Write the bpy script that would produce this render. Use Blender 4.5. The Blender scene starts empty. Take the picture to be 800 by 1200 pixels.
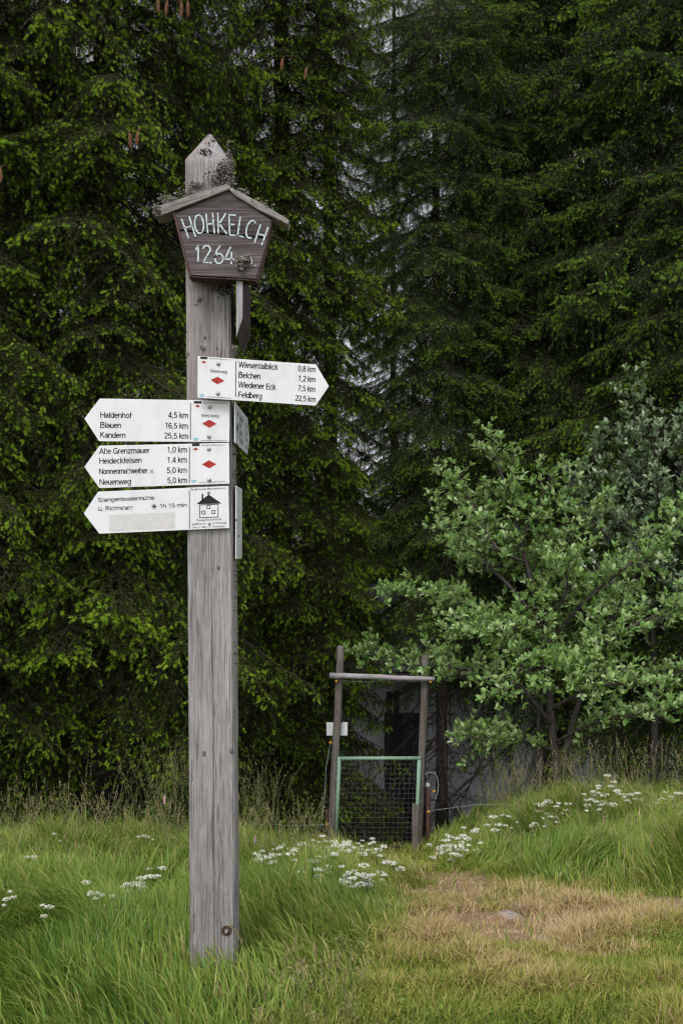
import bpy, bmesh, math, random
import numpy as np
from mathutils import Vector, Matrix

random.seed(7)
rng = np.random.default_rng(11)
S = bpy.context.scene
COL = S.collection
R = math.radians

# ---------------------------------------------------------------- camera
FPX = 1167.0
EYE = 1.515
PITCH = math.atan(40 / FPX)
cam_d = bpy.data.cameras.new("camera")
cam = bpy.data.objects.new("camera", cam_d)
COL.objects.link(cam)
cam.location = (0, 0, EYE)
cam.rotation_euler = (math.pi / 2 + PITCH, 0, 0)
cam_d.sensor_fit = 'VERTICAL'
cam_d.sensor_height = 36
cam_d.sensor_width = 24
cam_d.lens = 36 * FPX / 1200
cam_d.clip_start = 0.05
cam_d.clip_end = 6000
cam_d.dof.use_dof = True
cam_d.dof.focus_distance = 3.6
cam_d.dof.aperture_fstop = 9.0
S.camera = cam

# ---------------------------------------------------------------- sky, sun, exposure
SUN_EL, SUN_AZ = R(56), R(205)      # azimuth clockwise from +Y: high, behind the camera's left shoulder
W = bpy.data.worlds.new("World")
S.world = W
W.use_nodes = True
nt = W.node_tree
bg = nt.nodes["Background"]
sky = nt.nodes.new("ShaderNodeTexSky")
sky.sky_type = 'NISHITA'
sky.sun_disc = False
sky.sun_elevation = SUN_EL
sky.sun_rotation = SUN_AZ
sky.dust_density = 4.0
sky.air_density = 1.0
sky.altitude = 1200
hs = nt.nodes.new("ShaderNodeHueSaturation")
hs.inputs['Saturation'].default_value = 0.16
hs.inputs['Value'].default_value = 1.0
nt.links.new(sky.outputs[0], hs.inputs['Color'])
nt.links.new(hs.outputs[0], bg.inputs[0])
bg.inputs[1].default_value = 0.15
sun_d = bpy.data.lights.new("sun", 'SUN')
sun_d.energy = 1.4
sun_d.angle = R(24)
sun_d.color = (1.0, 0.97, 0.93)
sun = bpy.data.objects.new("sun", sun_d)
COL.objects.link(sun)
sd = Vector((math.sin(SUN_AZ) * math.cos(SUN_EL), math.cos(SUN_AZ) * math.cos(SUN_EL), math.sin(SUN_EL)))
sun.rotation_euler = (-sd).to_track_quat('-Z', 'Y').to_euler()
sun.location = sd * 30
S.view_settings.view_transform = 'Standard'
S.view_settings.look = 'None'
S.view_settings.exposure = 0.5
S.view_settings.gamma = 1.0
S.view_settings.use_curve_mapping = False
S.render.engine = 'CYCLES'
S.cycles.use_denoising = True
S.cycles.max_bounces = 4
S.cycles.diffuse_bounces = 2
S.cycles.transmission_bounces = 4
S.cycles.transparent_max_bounces = 4
S.cycles.use_adaptive_sampling = True
S.cycles.adaptive_threshold = 0.05
S.cycles.use_light_tree = False
S.cycles.filter_width = 1.2


# ---------------------------------------------------------------- helpers
def P(px, py, Y):
    """world point seen at photo pixel (800x1200) at depth Y"""
    u, v = (px - 400) / FPX, (600 - py) / FPX
    c, s = math.cos(PITCH), math.sin(PITCH)
    d = Vector((u, c - v * s, s + v * c))
    return Vector((0, 0, EYE)) + d * (Y / d.y)


def tag(o, label=None, cat=None, group=None, kind=None):
    if label: o["label"] = label
    if cat: o["category"] = cat
    if group: o["group"] = group
    if kind: o["kind"] = kind
    return o


def link(name, me, parent=None, mats=None):
    o = bpy.data.objects.new(name, me)
    COL.objects.link(o)
    if me is not None and mats:
        for m in (mats if isinstance(mats, (list, tuple)) else [mats]):
            me.materials.append(m)
    if parent: adopt(o, parent)
    return o


def wmat(o):
    m = o.matrix_basis.copy()
    return (wmat(o.parent) @ o.matrix_parent_inverse @ m) if o.parent else m


def adopt(o, parent):
    o.parent = parent
    o.matrix_parent_inverse = wmat(parent).inverted()


def empty(name, loc):
    o = bpy.data.objects.new(name, None)
    o.location = loc
    o.empty_display_size = 0.2
    COL.objects.link(o)
    return o


def np_mesh(name, V, F, midx=None, smooth=False, tint=None):
    V = np.ascontiguousarray(V, dtype=np.float32)
    F = np.ascontiguousarray(F, dtype=np.int32)
    k = F.shape[1]
    me = bpy.data.meshes.new(name)
    me.vertices.add(len(V))
    me.vertices.foreach_set("co", V.ravel())
    me.loops.add(F.size)
    me.loops.foreach_set("vertex_index", F.ravel())
    me.polygons.add(len(F))
    me.polygons.foreach_set("loop_start", np.arange(0, F.size, k, dtype=np.int32))
    if midx is not None:
        me.polygons.foreach_set("material_index", np.ascontiguousarray(midx, dtype=np.int32))
    if smooth:
        me.polygons.foreach_set("use_smooth", np.ones(len(F), dtype=bool))
    if tint is not None:
        a = me.attributes.new("tint", 'FLOAT', 'POINT')
        a.data.foreach_set("value", np.ascontiguousarray(tint, dtype=np.float32))
    me.update(calc_edges=True)
    return me


class MB:
    """collects polygons, builds one mesh"""
    def __init__(self): self.v, self.f, self.m = [], [], []
    def poly(self, pts, mi=0):
        n = len(self.v)
        self.v += [tuple(p) for p in pts]
        self.f.append(list(range(n, n + len(pts)))); self.m.append(mi)
    def grid(self, rings, closed=True, caps=True, mi=0):
        n = len(self.v); k = len(rings[0])
        for r in rings: self.v += [tuple(p) for p in r]
        for i in range(len(rings) - 1):
            for j in range(k if closed else k - 1):
                a, b = n + i * k + j, n + i * k + (j + 1) % k
                self.f.append([a, b, b + k, a + k]); self.m.append(mi)
        if caps and closed:
            self.f.append([n + j for j in range(k)][::-1]); self.m.append(mi)
            self.f.append([n + (len(rings) - 1) * k + j for j in range(k)]); self.m.append(mi)
    def tube(self, pts, rad, k=6, mi=0, caps=True):
        pts = [Vector(p) for p in pts]
        rings = []
        prev = None
        for i, p in enumerate(pts):
            d = (pts[min(i + 1, len(pts) - 1)] - pts[max(i - 1, 0)]).normalized()
            if prev is None:
                a = d.orthogonal().normalized()
            else:
                a = (prev - d * prev.dot(d))
                a = a.normalized() if a.length > 1e-6 else d.orthogonal().normalized()
            prev = a
            b = d.cross(a)
            r = rad[i] if isinstance(rad, (list, tuple)) else rad
            rings.append([p + (a * math.cos(t) + b * math.sin(t)) * r for t in [2 * math.pi * q / k for q in range(k)]])
        self.grid(rings, True, caps, mi)
    def prism(self, front, ext, mi=0):
        front = [Vector(p) for p in front]; ext = Vector(ext)
        back = [p + ext for p in front]
        nrm = sum(((front[i] - front[0]).cross(front[i + 1] - front[0]) for i in range(1, len(front) - 1)), Vector())
        if nrm.dot(ext) > 0:
            front, back = front[::-1], back[::-1]
        n = len(front)
        self.poly(front, mi); self.poly(back[::-1], mi)
        for i in range(n):
            j = (i + 1) % n
            self.poly([front[j], front[i], back[i], back[j]], mi)
    def box(self, lo, hi, mi=0):
        x0, y0, z0 = lo; x1, y1, z1 = hi
        self.prism([(x0, y0, z0), (x1, y0, z0), (x1, y0, z1), (x0, y0, z1)], (0, y1 - y0, 0), mi)
    def build(self, name, mats, parent=None, smooth=False, weld=False, bevel=0):
        me = bpy.data.meshes.new(name)
        me.from_pydata(self.v, [], self.f)
        me.polygons.foreach_set("material_index", self.m)
        if weld or bevel:
            bm = bmesh.new(); bm.from_mesh(me)
            bmesh.ops.remove_doubles(bm, verts=bm.verts, dist=1e-5)
            if bevel:
                bmesh.ops.bevel(bm, geom=[e for e in bm.edges if e.calc_face_angle(0) > 0.6], offset=bevel, segments=2, affect='EDGES', profile=0.6)
            bm.to_mesh(me); bm.free()
        if smooth:
            me.polygons.foreach_set("use_smooth", [True] * len(me.polygons))
        me.update()
        return link(name, me, parent, mats)


def vnoise(x, y, seed=0):
    """2-D value noise, 0..1"""
    x = np.asarray(x, float); y = np.asarray(y, float)
    xi, yi = np.floor(x).astype(np.int64), np.floor(y).astype(np.int64)
    fx, fy = x - xi, y - yi
    fx, fy = fx * fx * (3 - 2 * fx), fy * fy * (3 - 2 * fy)
    def h(a, b):
        n = (a * 374761393 + b * 668265263 + seed * 974711) & 0x7fffffff
        n = ((n ^ (n >> 13)) * 1274126177) & 0x7fffffff
        return ((n ^ (n >> 16)) & 0xffff) / 65535.0
    return (h(xi, yi) * (1 - fx) + h(xi + 1, yi) * fx) * (1 - fy) + (h(xi, yi + 1) * (1 - fx) + h(xi + 1, yi + 1) * fx) * fy


def sstep(a, b, x):
    t = np.clip((x - a) / (b - a), 0, 1)
    return t * t * (3 - 2 * t)


# ---------------------------------------------------------------- materials
class NT:
    def __init__(self, name):
        self.m = bpy.data.materials.new(name); self.m.use_nodes = True
        self.t = self.m.node_tree
        self.p = self.t.nodes["Principled BSDF"]
        self.out = self.t.nodes["Material Output"]
    def n(self, typ, **kw):
        nd = self.t.nodes.new(typ)
        for k, v in kw.items():
            if k.startswith('i_'):
                nd.inputs[k[2:]].default_value = v
            else: setattr(nd, k, v)
        return nd
    def l(self, a, b): self.t.links.new(a, b)
    def coord(self, scale=(1, 1, 1), which='Object'):
        tc = self.n("ShaderNodeTexCoord"); mp = self.n("ShaderNodeMapping")
        mp.inputs['Scale'].default_value = scale
        src = tc.outputs[which]
        if getattr(self, 'roty', 0):
            m0 = self.n("ShaderNodeMapping"); m0.inputs['Rotation'].default_value = (0, self.roty, 0)
            self.l(src, m0.inputs[0]); src = m0.outputs[0]
        self.l(src, mp.inputs[0]); return mp.outputs[0]
    def noise(self, vec, scale, detail=4, rough=0.55, dist=0.0):
        nd = self.n("ShaderNodeTexNoise", i_Scale=scale, i_Detail=detail, i_Roughness=rough, i_Distortion=dist)
        if vec is not None: self.l(vec, nd.inputs['Vector'])
        return nd.outputs['Fac']
    def ramp(self, fac, stops):
        r = self.n("ShaderNodeValToRGB"); e = r.color_ramp.elements
        while len(e) < len(stops): e.new(0.5)
        for el, (p, c) in zip(e, stops):
            el.position = p; el.color = (*c, 1) if len(c) == 3 else c
        self.l(fac, r.inputs[0]); return r.outputs[0]
    def mix(self, fac, a, b, mode='MIX'):
        nd = self.n("ShaderNodeMix", data_type='RGBA', blend_type=mode)
        for sock, val in ((0, fac), (6, a), (7, b)):
            if isinstance(val, (int, float)): nd.inputs[sock].default_value = val
            elif isinstance(val, tuple): nd.inputs[sock].default_value = (*val, 1)
            else: self.l(val, nd.inputs[sock])
        return nd.outputs[2]
    def math(self, op, a, b=0.0):
        nd = self.n("ShaderNodeMath", operation=op)
        for i, val in enumerate((a, b)):
            if isinstance(val, (int, float)): nd.inputs[i].default_value = val
            else: self.l(val, nd.inputs[i])
        return nd.outputs[0]
    def bump(self, h, strength=0.4, dist=0.005):
        b = self.n("ShaderNodeBump"); b.inputs['Strength'].default_value = strength; b.inputs['Distance'].default_value = dist
        self.l(h, b.inputs['Height']); self.l(b.outputs[0], self.p.inputs['Normal'])
    def col(self, c):
        if isinstance(c, tuple): self.p.inputs['Base Color'].default_value = (*c, 1)
        else: self.l(c, self.p.inputs['Base Color'])
    def rough(self, r, spec=0.3):
        if isinstance(r, (int, float)): self.p.inputs['Roughness'].default_value = r
        else: self.l(r, self.p.inputs['Roughness'])
        self.p.inputs['Specular IOR Level'].default_value = spec
    def attr(self, name):
        a = self.n("ShaderNodeAttribute", attribute_name=name); return a.outputs['Fac']


def foliage(name, stops, transl=0.25, rough=0.55, spec=0.25, objvar=0.25):
    """tint attribute (natural difference of leaf to leaf) through a ramp, slight branch-to-branch change"""
    k = NT(name)
    c = k.ramp(k.attr("tint"), stops)
    oi = k.n("ShaderNodeObjectInfo")
    v = k.math('ADD', k.math('MULTIPLY', oi.outputs['Random'], objvar * 2), 1 - objvar)
    hsv = k.n("ShaderNodeHueSaturation"); k.l(c, hsv.inputs['Color']); k.l(v, hsv.inputs['Value'])
    k.col(hsv.outputs[0]); k.rough(rough, spec)
    if transl > 0:
        tr = k.n("ShaderNodeBsdfTranslucent"); k.l(hsv.outputs[0], tr.inputs['Color'])
        mx = k.n("ShaderNodeMixShader"); mx.inputs[0].default_value = transl
        k.l(k.p.outputs[0], mx.inputs[1]); k.l(tr.outputs[0], mx.inputs[2]); k.l(mx.outputs[0], k.out.inputs[0])
    return k.m


def plain(name, c, rough=0.5, spec=0.3, var=0.15, scale=30, metal=0.0, bump=0.0):
    k = NT(name)
    f = k.noise(k.coord(), scale, 5)
    lo = tuple(x * (1 - var) for x in c); hi = tuple(min(1, x * (1 + var)) for x in c)
    k.col(k.ramp(f, [(0.3, lo), (0.7, hi)])); k.rough(rough, spec)
    k.p.inputs['Metallic'].default_value = metal
    if bump: k.bump(f, bump, 0.003)
    return k.m


def wood(name, dark, mid, light, along='z', fine=1.0, lichen=0.0, bump=0.5, rot=0.0, cracks=0.0):
    k = NT(name); k.roty = rot
    sc = {'z': (1, 1, 0.035), 'x': (0.035, 1, 1), 'y': (1, 0.035, 1)}[along]
    big = {'z': (1, 1, 0.3), 'x': (0.3, 1, 1), 'y': (1, 0.3, 1)}[along]
    v = k.coord(sc); w = k.coord(big)
    fib = k.noise(v, 120 * fine, 6, 0.65, 0.6)
    band = k.noise(v, 28 * fine, 4, 0.6, 1.2)
    patch = k.noise(w, 4.5, 4, 0.6)
    f = k.math('ADD', k.math('MULTIPLY', fib, 0.5), k.math('ADD', k.math('MULTIPLY', band, 0.2), k.math('MULTIPLY', patch, 0.3)))
    c = k.ramp(f, [(0.38, dark), (0.47, mid), (0.58, light)])
    warm = k.mix(k.ramp(k.noise(w, 2.2, 3), [(0.45, (0, 0, 0)), (0.62, (1, 1, 1))]), c, (0.80, 0.71, 0.67), 'MULTIPLY')
    c = k.mix(0.55, c, warm)
    if lichen:
        lf = k.ramp(k.noise(k.coord(), 34, 6, 0.7), [(0.60 - lichen * 0.1, (0, 0, 0)), (0.66 - lichen * 0.1, (1, 1, 1))])
        c = k.mix(lf, c, (0.20, 0.21, 0.16))
    if cracks:      # fine drying checks along the grain and brown weather stains
        cr = k.ramp(k.noise(k.coord((1, 1, .03)), 130, 3, .6, .8), [(0.61, (0, 0, 0)), (0.67, (1, 1, 1))])
        c = k.mix(k.math('MULTIPLY', cr, .75 * cracks), c, (0.055, 0.045, 0.042))
        st = k.ramp(k.noise(k.coord((1, 1, .22)), 9, 5, .65, .5), [(0.52, (0, 0, 0)), (0.68, (1, 1, 1))])
        c = k.mix(k.math('MULTIPLY', st, .45 * cracks), c, (0.135, 0.105, 0.098))
        f = k.math('SUBTRACT', f, k.math('MULTIPLY', cr, .35))
    k.col(c); k.rough(0.85, 0.15)
    k.bump(f, bump, 0.006)
    return k.m


M_post = wood("weathered_post_wood", (0.12, 0.109, 0.106), (0.262, 0.245, 0.244), (0.40, 0.383, 0.39), 'z', 2.3, cracks=.7)
M_board = wood("brown_stained_board", (0.040, 0.032, 0.034), (0.095, 0.076, 0.078), (0.19, 0.162, 0.168), 'x', 1.0)
M_frame = wood("reddish_frame_wood", (0.045, 0.026, 0.025), (0.085, 0.050, 0.047), (0.15, 0.10, 0.095), 'z', 1.0)
M_slats = [wood("grey_roof_slat", (0.10, 0.09, 0.085), (0.25, 0.225, 0.218), (0.42, 0.39, 0.385), 'x', 1.3, lichen=0.5, rot=q) for q in (R(18), R(-28))]
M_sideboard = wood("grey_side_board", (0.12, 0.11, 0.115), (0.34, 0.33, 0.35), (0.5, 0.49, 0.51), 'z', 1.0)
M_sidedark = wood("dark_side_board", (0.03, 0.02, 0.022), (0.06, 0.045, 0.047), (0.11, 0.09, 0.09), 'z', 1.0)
M_stake = wood("grey_gate_wood", (0.05, 0.042, 0.036), (0.135, 0.115, 0.10), (0.25, 0.225, 0.21), 'z', 1.0, lichen=0.35)
M_beam = wood("pale_beam_wood", (0.11, 0.10, 0.105), (0.30, 0.28, 0.295), (0.46, 0.44, 0.47), 'x', 1.0)
M_redstake = wood("reddish_stake", (0.05, 0.028, 0.022), (0.12, 0.075, 0.062), (0.2, 0.14, 0.12), 'z', 1.0)
M_lichen = plain("lichen", (0.22, 0.205, 0.175), 0.95, 0.05, 0.55, 55)
M_lichen_dark = plain("dark_lichen", (0.075, 0.07, 0.055), 0.95, 0.05, 0.5, 60)
k = NT("white_enamel")
f1 = k.noise(k.coord((1, 1, .35)), 14, 6, .65); f2 = k.noise(k.coord(), 160, 3, .6)
c = k.ramp(f1, [(.30, (.70, .70, .715)), (.5, (.79, .79, .82)), (.7, (.82, .82, .85))])
c = k.mix(k.math('MULTIPLY', k.ramp(f2, [(.66, (0, 0, 0)), (.72, (1, 1, 1))]), .25), c, (.42, .44, .40))
k.col(c); k.rough(.32, .45); M_white = k.m
M_sidewhite = plain("greyed_enamel", (0.72, 0.75, 0.77), 0.35, 0.45, 0.06, 14)
M_black = plain("black_print", (0.022, 0.022, 0.026), 0.5, 0.2, 0.15, 40)
M_greyprint = plain("grey_print", (0.20, 0.20, 0.22), 0.5, 0.2, 0.15, 40)
M_red = plain("red_print", (0.40, 0.030, 0.026), 0.45, 0.25, 0.12, 60)
M_blue = plain("blue_print", (0.03, 0.06, 0.12), 0.45, 0.25, 0.1, 60)
M_cyan = plain("cyan_print", (0.30, 0.58, 0.66), 0.45, 0.25, 0.1, 60)
M_patch = plain("grey_sticker_residue", (0.66, 0.64, 0.635), 0.6, 0.2, 0.05, 60)
M_bolt = plain("zinc_bolt", (0.40, 0.40, 0.40), 0.35, 0.5, 0.3, 200, metal=0.35)
M_rust = plain("rusty_steel", (0.075, 0.042, 0.032), 0.8, 0.2, 0.5, 120)
M_green = plain("green_gate_paint", (0.24, 0.38, 0.26), 0.55, 0.3, 0.3, 60)
M_wire = plain("grey_wire", (0.11, 0.10, 0.105), 0.55, 0.4, 0.3, 80)
M_palewire = plain("pale_wire", (0.38, 0.42, 0.46), 0.5, 0.4, 0.2, 80)
M_insul = plain("orange_insulator", (0.62, 0.30, 0.035), 0.4, 0.4, 0.15, 90)
M_knot = plain("knot_wood", (0.17, 0.145, 0.14), 0.9, 0.1, 0.4, 90)
M_stone = plain("pale_rock", (0.33, 0.28, 0.25), 0.95, 0.1, 0.4, 45, bump=0.6)
M_bark = plain("spruce_bark", (0.060, 0.047, 0.040), 0.95, 0.05, 0.5, 26, bump=0.8)
M_twig = plain("spruce_twig", (0.050, 0.038, 0.028), 0.95, 0.05, 0.4, 18)
M_dead = plain("dead_twig", (0.085, 0.072, 0.066), 0.95, 0.05, 0.35, 9)
M_beambark = plain("whitebeam_bark", (0.075, 0.062, 0.058), 0.9, 0.1, 0.4, 30)
M_cone = plain("spruce_cone_brown", (0.19, 0.092, 0.052), 0.75, 0.15, 0.35, 120)

M_paint = None
k = NT("worn_pale_paint")
v = k.coord((1, 1, 1))
wear = k.ramp(k.noise(v, 95, 4, 0.7), [(0.36, (0, 0, 0)), (0.46, (1, 1, 1))])
k.col(k.mix(wear, (0.16, 0.14, 0.145), (0.56, 0.66, 0.68))); k.rough(0.8, 0.15); M_paint = k.m

M_needle = foliage("spruce_needles", [(0.0, (0.021, 0.031, 0.007)), (0.5, (0.042, 0.057, 0.010)), (0.85, (0.072, 0.083, 0.015)), (1.0, (0.115, 0.085, 0.026))], 0.0, 0.5, 0.25, 0.2)
M_tip = foliage("spruce_new_shoots", [(0.0, (0.12, 0.24, 0.016)), (0.5, (0.25, 0.42, 0.028)), (1.0, (0.42, 0.55, 0.050))], 0.35, 0.55, 0.2, 0.25)
M_needle_r = foliage("spruce_needles_far", [(0.0, (0.019, 0.033, 0.010)), (0.5, (0.038, 0.062, 0.014)), (0.85, (0.060, 0.085, 0.018)), (1.0, (0.11, 0.085, 0.028))], 0.0, 0.5, 0.25, 0.25)
M_tip_r = foliage("spruce_new_shoots_far", [(0.0, (0.085, 0.175, 0.022)), (0.5, (0.165, 0.30, 0.034)), (1.0, (0.27, 0.40, 0.048))], 0.3, 0.55, 0.2, 0.3)
M_leaf = foliage("whitebeam_leaves", [(0.0, (0.15, 0.28, 0.055)), (0.4, (0.30, 0.47, 0.15)), (0.7, (0.43, 0.59, 0.25)), (1.0, (0.58, 0.70, 0.40))], 0.42, 0.5, 0.3, 0.05)
M_leaf2 = foliage("grey_whitebeam_leaves", [(0.0, (0.15, 0.24, 0.11)), (0.5, (0.27, 0.38, 0.20)), (1.0, (0.50, 0.58, 0.42))], 0.22, 0.55, 0.3, 0.05)
M_grass = foliage("meadow_grass", [(0.0, (0.055, 0.132, 0.022)), (0.3, (0.125, 0.240, 0.034)), (0.6, (0.225, 0.325, 0.050)), (0.8, (0.33, 0.375, 0.080)), (0.93, (0.42, 0.38, 0.13)), (1.0, (0.50, 0.39, 0.20))], 0.30, 0.5, 0.3, 0.0)
M_short = foliage("worn_path_grass", [(0.0, (0.11, 0.20, 0.026)), (0.35, (0.22, 0.29, 0.042)), (0.62, (0.34, 0.33, 0.075)), (0.82, (0.47, 0.37, 0.14)), (1.0, (0.58, 0.44, 0.26))], 0.2, 0.6, 0.2, 0.0)
M_seed = foliage("grass_seed_heads", [(0.0, (0.12, 0.17, 0.05)), (0.3, (0.19, 0.21, 0.08)), (0.6, (0.33, 0.30, 0.14)), (0.85, (0.42, 0.34, 0.19)), (1.0, (0.46, 0.34, 0.26))], 0.25, 0.7, 0.15, 0.0)
M_flower = foliage("white_petals", [(0.0, (0.60, 0.62, 0.46)), (0.5, (0.76, 0.77, 0.64)), (1.0, (0.84, 0.84, 0.78))], 0.2, 0.6, 0.2, 0.0)
M_stem = plain("flower_stem", (0.075, 0.135, 0.035), 0.7, 0.2, 0.3, 20)
M_pink = plain("pink_petals", (0.55, 0.33, 0.42), 0.7, 0.15, 0.25, 160)
M_hutwall = plain("grey_hut_panel", (0.78, 0.77, 0.83), 0.75, 0.2, 0.22, 1.7)
M_hutdoor = wood("dark_door_plank", (0.018, 0.014, 0.014), (0.034, 0.026, 0.026), (0.055, 0.045, 0.045), 'z', 0.6)
M_hutdark = plain("dark_hut_panel", (0.06, 0.058, 0.068), 0.7, 0.2, 0.2, 3)
M_shingle = plain("grey_shingle", (0.06, 0.058, 0.062), 0.9, 0.1, 0.45, 6, bump=0.5)


# ---------------------------------------------------------------- ground shape
def h_ground(x, y):
    x = np.asarray(x, float); y = np.asarray(y, float)
    YS = [-4000, -40, -4, 2.4, 3.6, 5, 6, 7, 8, 9.5, 11, 14, 17, 20, 30, 50, 90, 160, 5000]
    ZL = [1.0, 1.0, 0.1, 0.03, 0.0, -.27, -.50, -.74, -1.0, -1.38, -1.80, -2.75, -3.6, -4.4, -5.6, -8, -12, -15, -15]
    ZR = [1.0, 1.0, 0.1, 0.03, 0.0, -.24, -.44, -.54, -.65, -.98, -1.42, -2.40, -3.5, -4.4, -5.6, -8, -12, -15, -15]
    def prof(T):
        return sum(np.interp(y + d, YS, T) for d in (-.5, -.25, 0, .25, .5)) / 5
    w = sstep(0.75, 1.9, x)
    z = prof(ZL) * (1 - w) + prof(ZR) * w
    lw = sstep(-0.4, -2.2, x) * sstep(5, 7.5, y) * (1 - sstep(10, 14, y))
    z = z + 0.12 * lw
    near = np.exp(-((np.abs(y) + np.abs(x)) / 60.0) ** 2)
    z = z + near * (0.10 * (vnoise(x * .9 + 3, y * .9, 1) - .5) + 0.05 * (vnoise(x * 3.1, y * 3.1, 2) - .5) + .02 * (vnoise(x * 9, y * 9, 3) - .5))
    return z


def hz(x, y): return float(h_ground(np.array([x]), np.array([y]))[0])


def worn(x, y):
    xl = np.interp(y, [1, 2, 3, 4.2, 5.2, 6, 7, 8, 11], [-.6, -.4, -.12, .14, .34, .36, .45, .45, .2])
    xr = np.interp(y, [1, 4.2, 5.2, 5.7, 6.2, 7, 8, 11], [4, 3.4, 2.6, 1.5, 1.05, .95, .9, .85])
    n = (vnoise(x * 2.3, y * 2.3, 5) - .5) * .34 + (vnoise(x * 6.3, y * 6.3, 6) - .5) * .16
    return sstep(-.14, .16, x - xl + n) * sstep(-.16, .18, xr - x + n) * (1 - sstep(10.8, 11.6, y))


def soft(x, y):
    xl = np.interp(y, [1, 2, 3, 4.2, 5.2, 6, 7, 8, 11], [-.6, -.4, -.12, .14, .34, .36, .45, .45, .2])
    xr = np.interp(y, [1, 4.2, 5.2, 5.7, 6.2, 7, 8, 11], [4, 3.4, 2.6, 1.5, 1.05, .95, .9, .85])
    n = (vnoise(x * 2.9, y * 2.9, 45) - .5) * .35
    return sstep(-.55, .1, x - xl + n) * sstep(-.55, .1, xr - x + n)


def bare(x, y):
    m = np.zeros_like(np.asarray(x, float))
    for cx, cy, rx, ry, a in ((.66, 4.45, .36, .42, 1.0), (.30, 4.55, .28, .16, .8), (.62, 6.1, .30, .6, 1.0), (1.75, 5.0, .26, .3, .8), (.95, 3.9, .3, .14, .45), (.55, 7.6, .22, .8, .7), (1.2, 4.6, .4, .2, .5)):
        d = ((x - cx) / rx) ** 2 + ((y - cy) / ry) ** 2
        m = np.maximum(m, a * np.exp(-d * .9))
    n = vnoise(x * 7, y * 7, 8) * .6 + vnoise(x * 17, y * 17, 9) * .4
    return np.clip(sstep(.20, .55, m * (.55 + .9 * n)), 0, 1)


def axis(lo, hi, step, far, grow=1.25):
    a = list(np.arange(lo, hi + 1e-6, step))
    s, p = step, hi
    up = []
    while p < far:
        s *= grow; p += s; up.append(p)
    s, p = step, lo
    dn = []
    while p > -far:
        s *= grow; p -= s; dn.append(p)
    return np.array(dn[::-1] + a + up)


gx = axis(-5, 5, .085, 4000); gy = axis(1.5, 12, .085, 4000)
GX, GY = np.meshgrid(gx, gy)
GZ = h_ground(GX, GY)
nx, ny = len(gx), len(gy)
ii, jj = np.meshgrid(np.arange(nx - 1), np.arange(ny - 1))
q0 = (jj * nx + ii).ravel()
me = np_mesh("ground", np.stack([GX.ravel(), GY.ravel(), GZ.ravel()], 1), np.stack([q0, q0 + 1, q0 + 1 + nx, q0 + nx], 1), smooth=True)
for nm, fn in (("worn", worn), ("bare", bare)):
    a = me.attributes.new(nm, 'FLOAT', 'POINT')
    a.data.foreach_set("value", fn(GX.ravel(), GY.ravel()).astype(np.float32))
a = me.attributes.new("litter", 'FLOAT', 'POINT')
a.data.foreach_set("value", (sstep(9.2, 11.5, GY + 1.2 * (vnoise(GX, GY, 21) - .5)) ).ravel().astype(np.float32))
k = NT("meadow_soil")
v = k.coord()
n1 = k.noise(v, 22, 6, .65); n2 = k.noise(v, 3, 4)
turf = k.ramp(n1, [(.3, (.045, .065, .018)), (.55, (.085, .11, .03)), (.75, (.13, .125, .05))])
path = k.ramp(n1, [(.3, (.10, .10, .035)), (.5, (.19, .165, .075)), (.72, (.30, .235, .14))])
soil = k.ramp(k.noise(v, 40, 7, .7), [(.28, (.17, .10, .06)), (.5, (.36, .235, .15)), (.72, (.52, .39, .28))])
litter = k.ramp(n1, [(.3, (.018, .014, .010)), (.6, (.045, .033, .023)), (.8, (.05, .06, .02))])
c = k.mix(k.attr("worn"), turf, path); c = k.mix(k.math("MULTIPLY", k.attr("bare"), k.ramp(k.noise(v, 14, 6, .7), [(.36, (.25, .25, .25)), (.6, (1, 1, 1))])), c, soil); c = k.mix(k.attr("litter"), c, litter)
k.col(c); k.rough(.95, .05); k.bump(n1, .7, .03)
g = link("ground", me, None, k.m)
tag(g, kind="structure")


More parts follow.
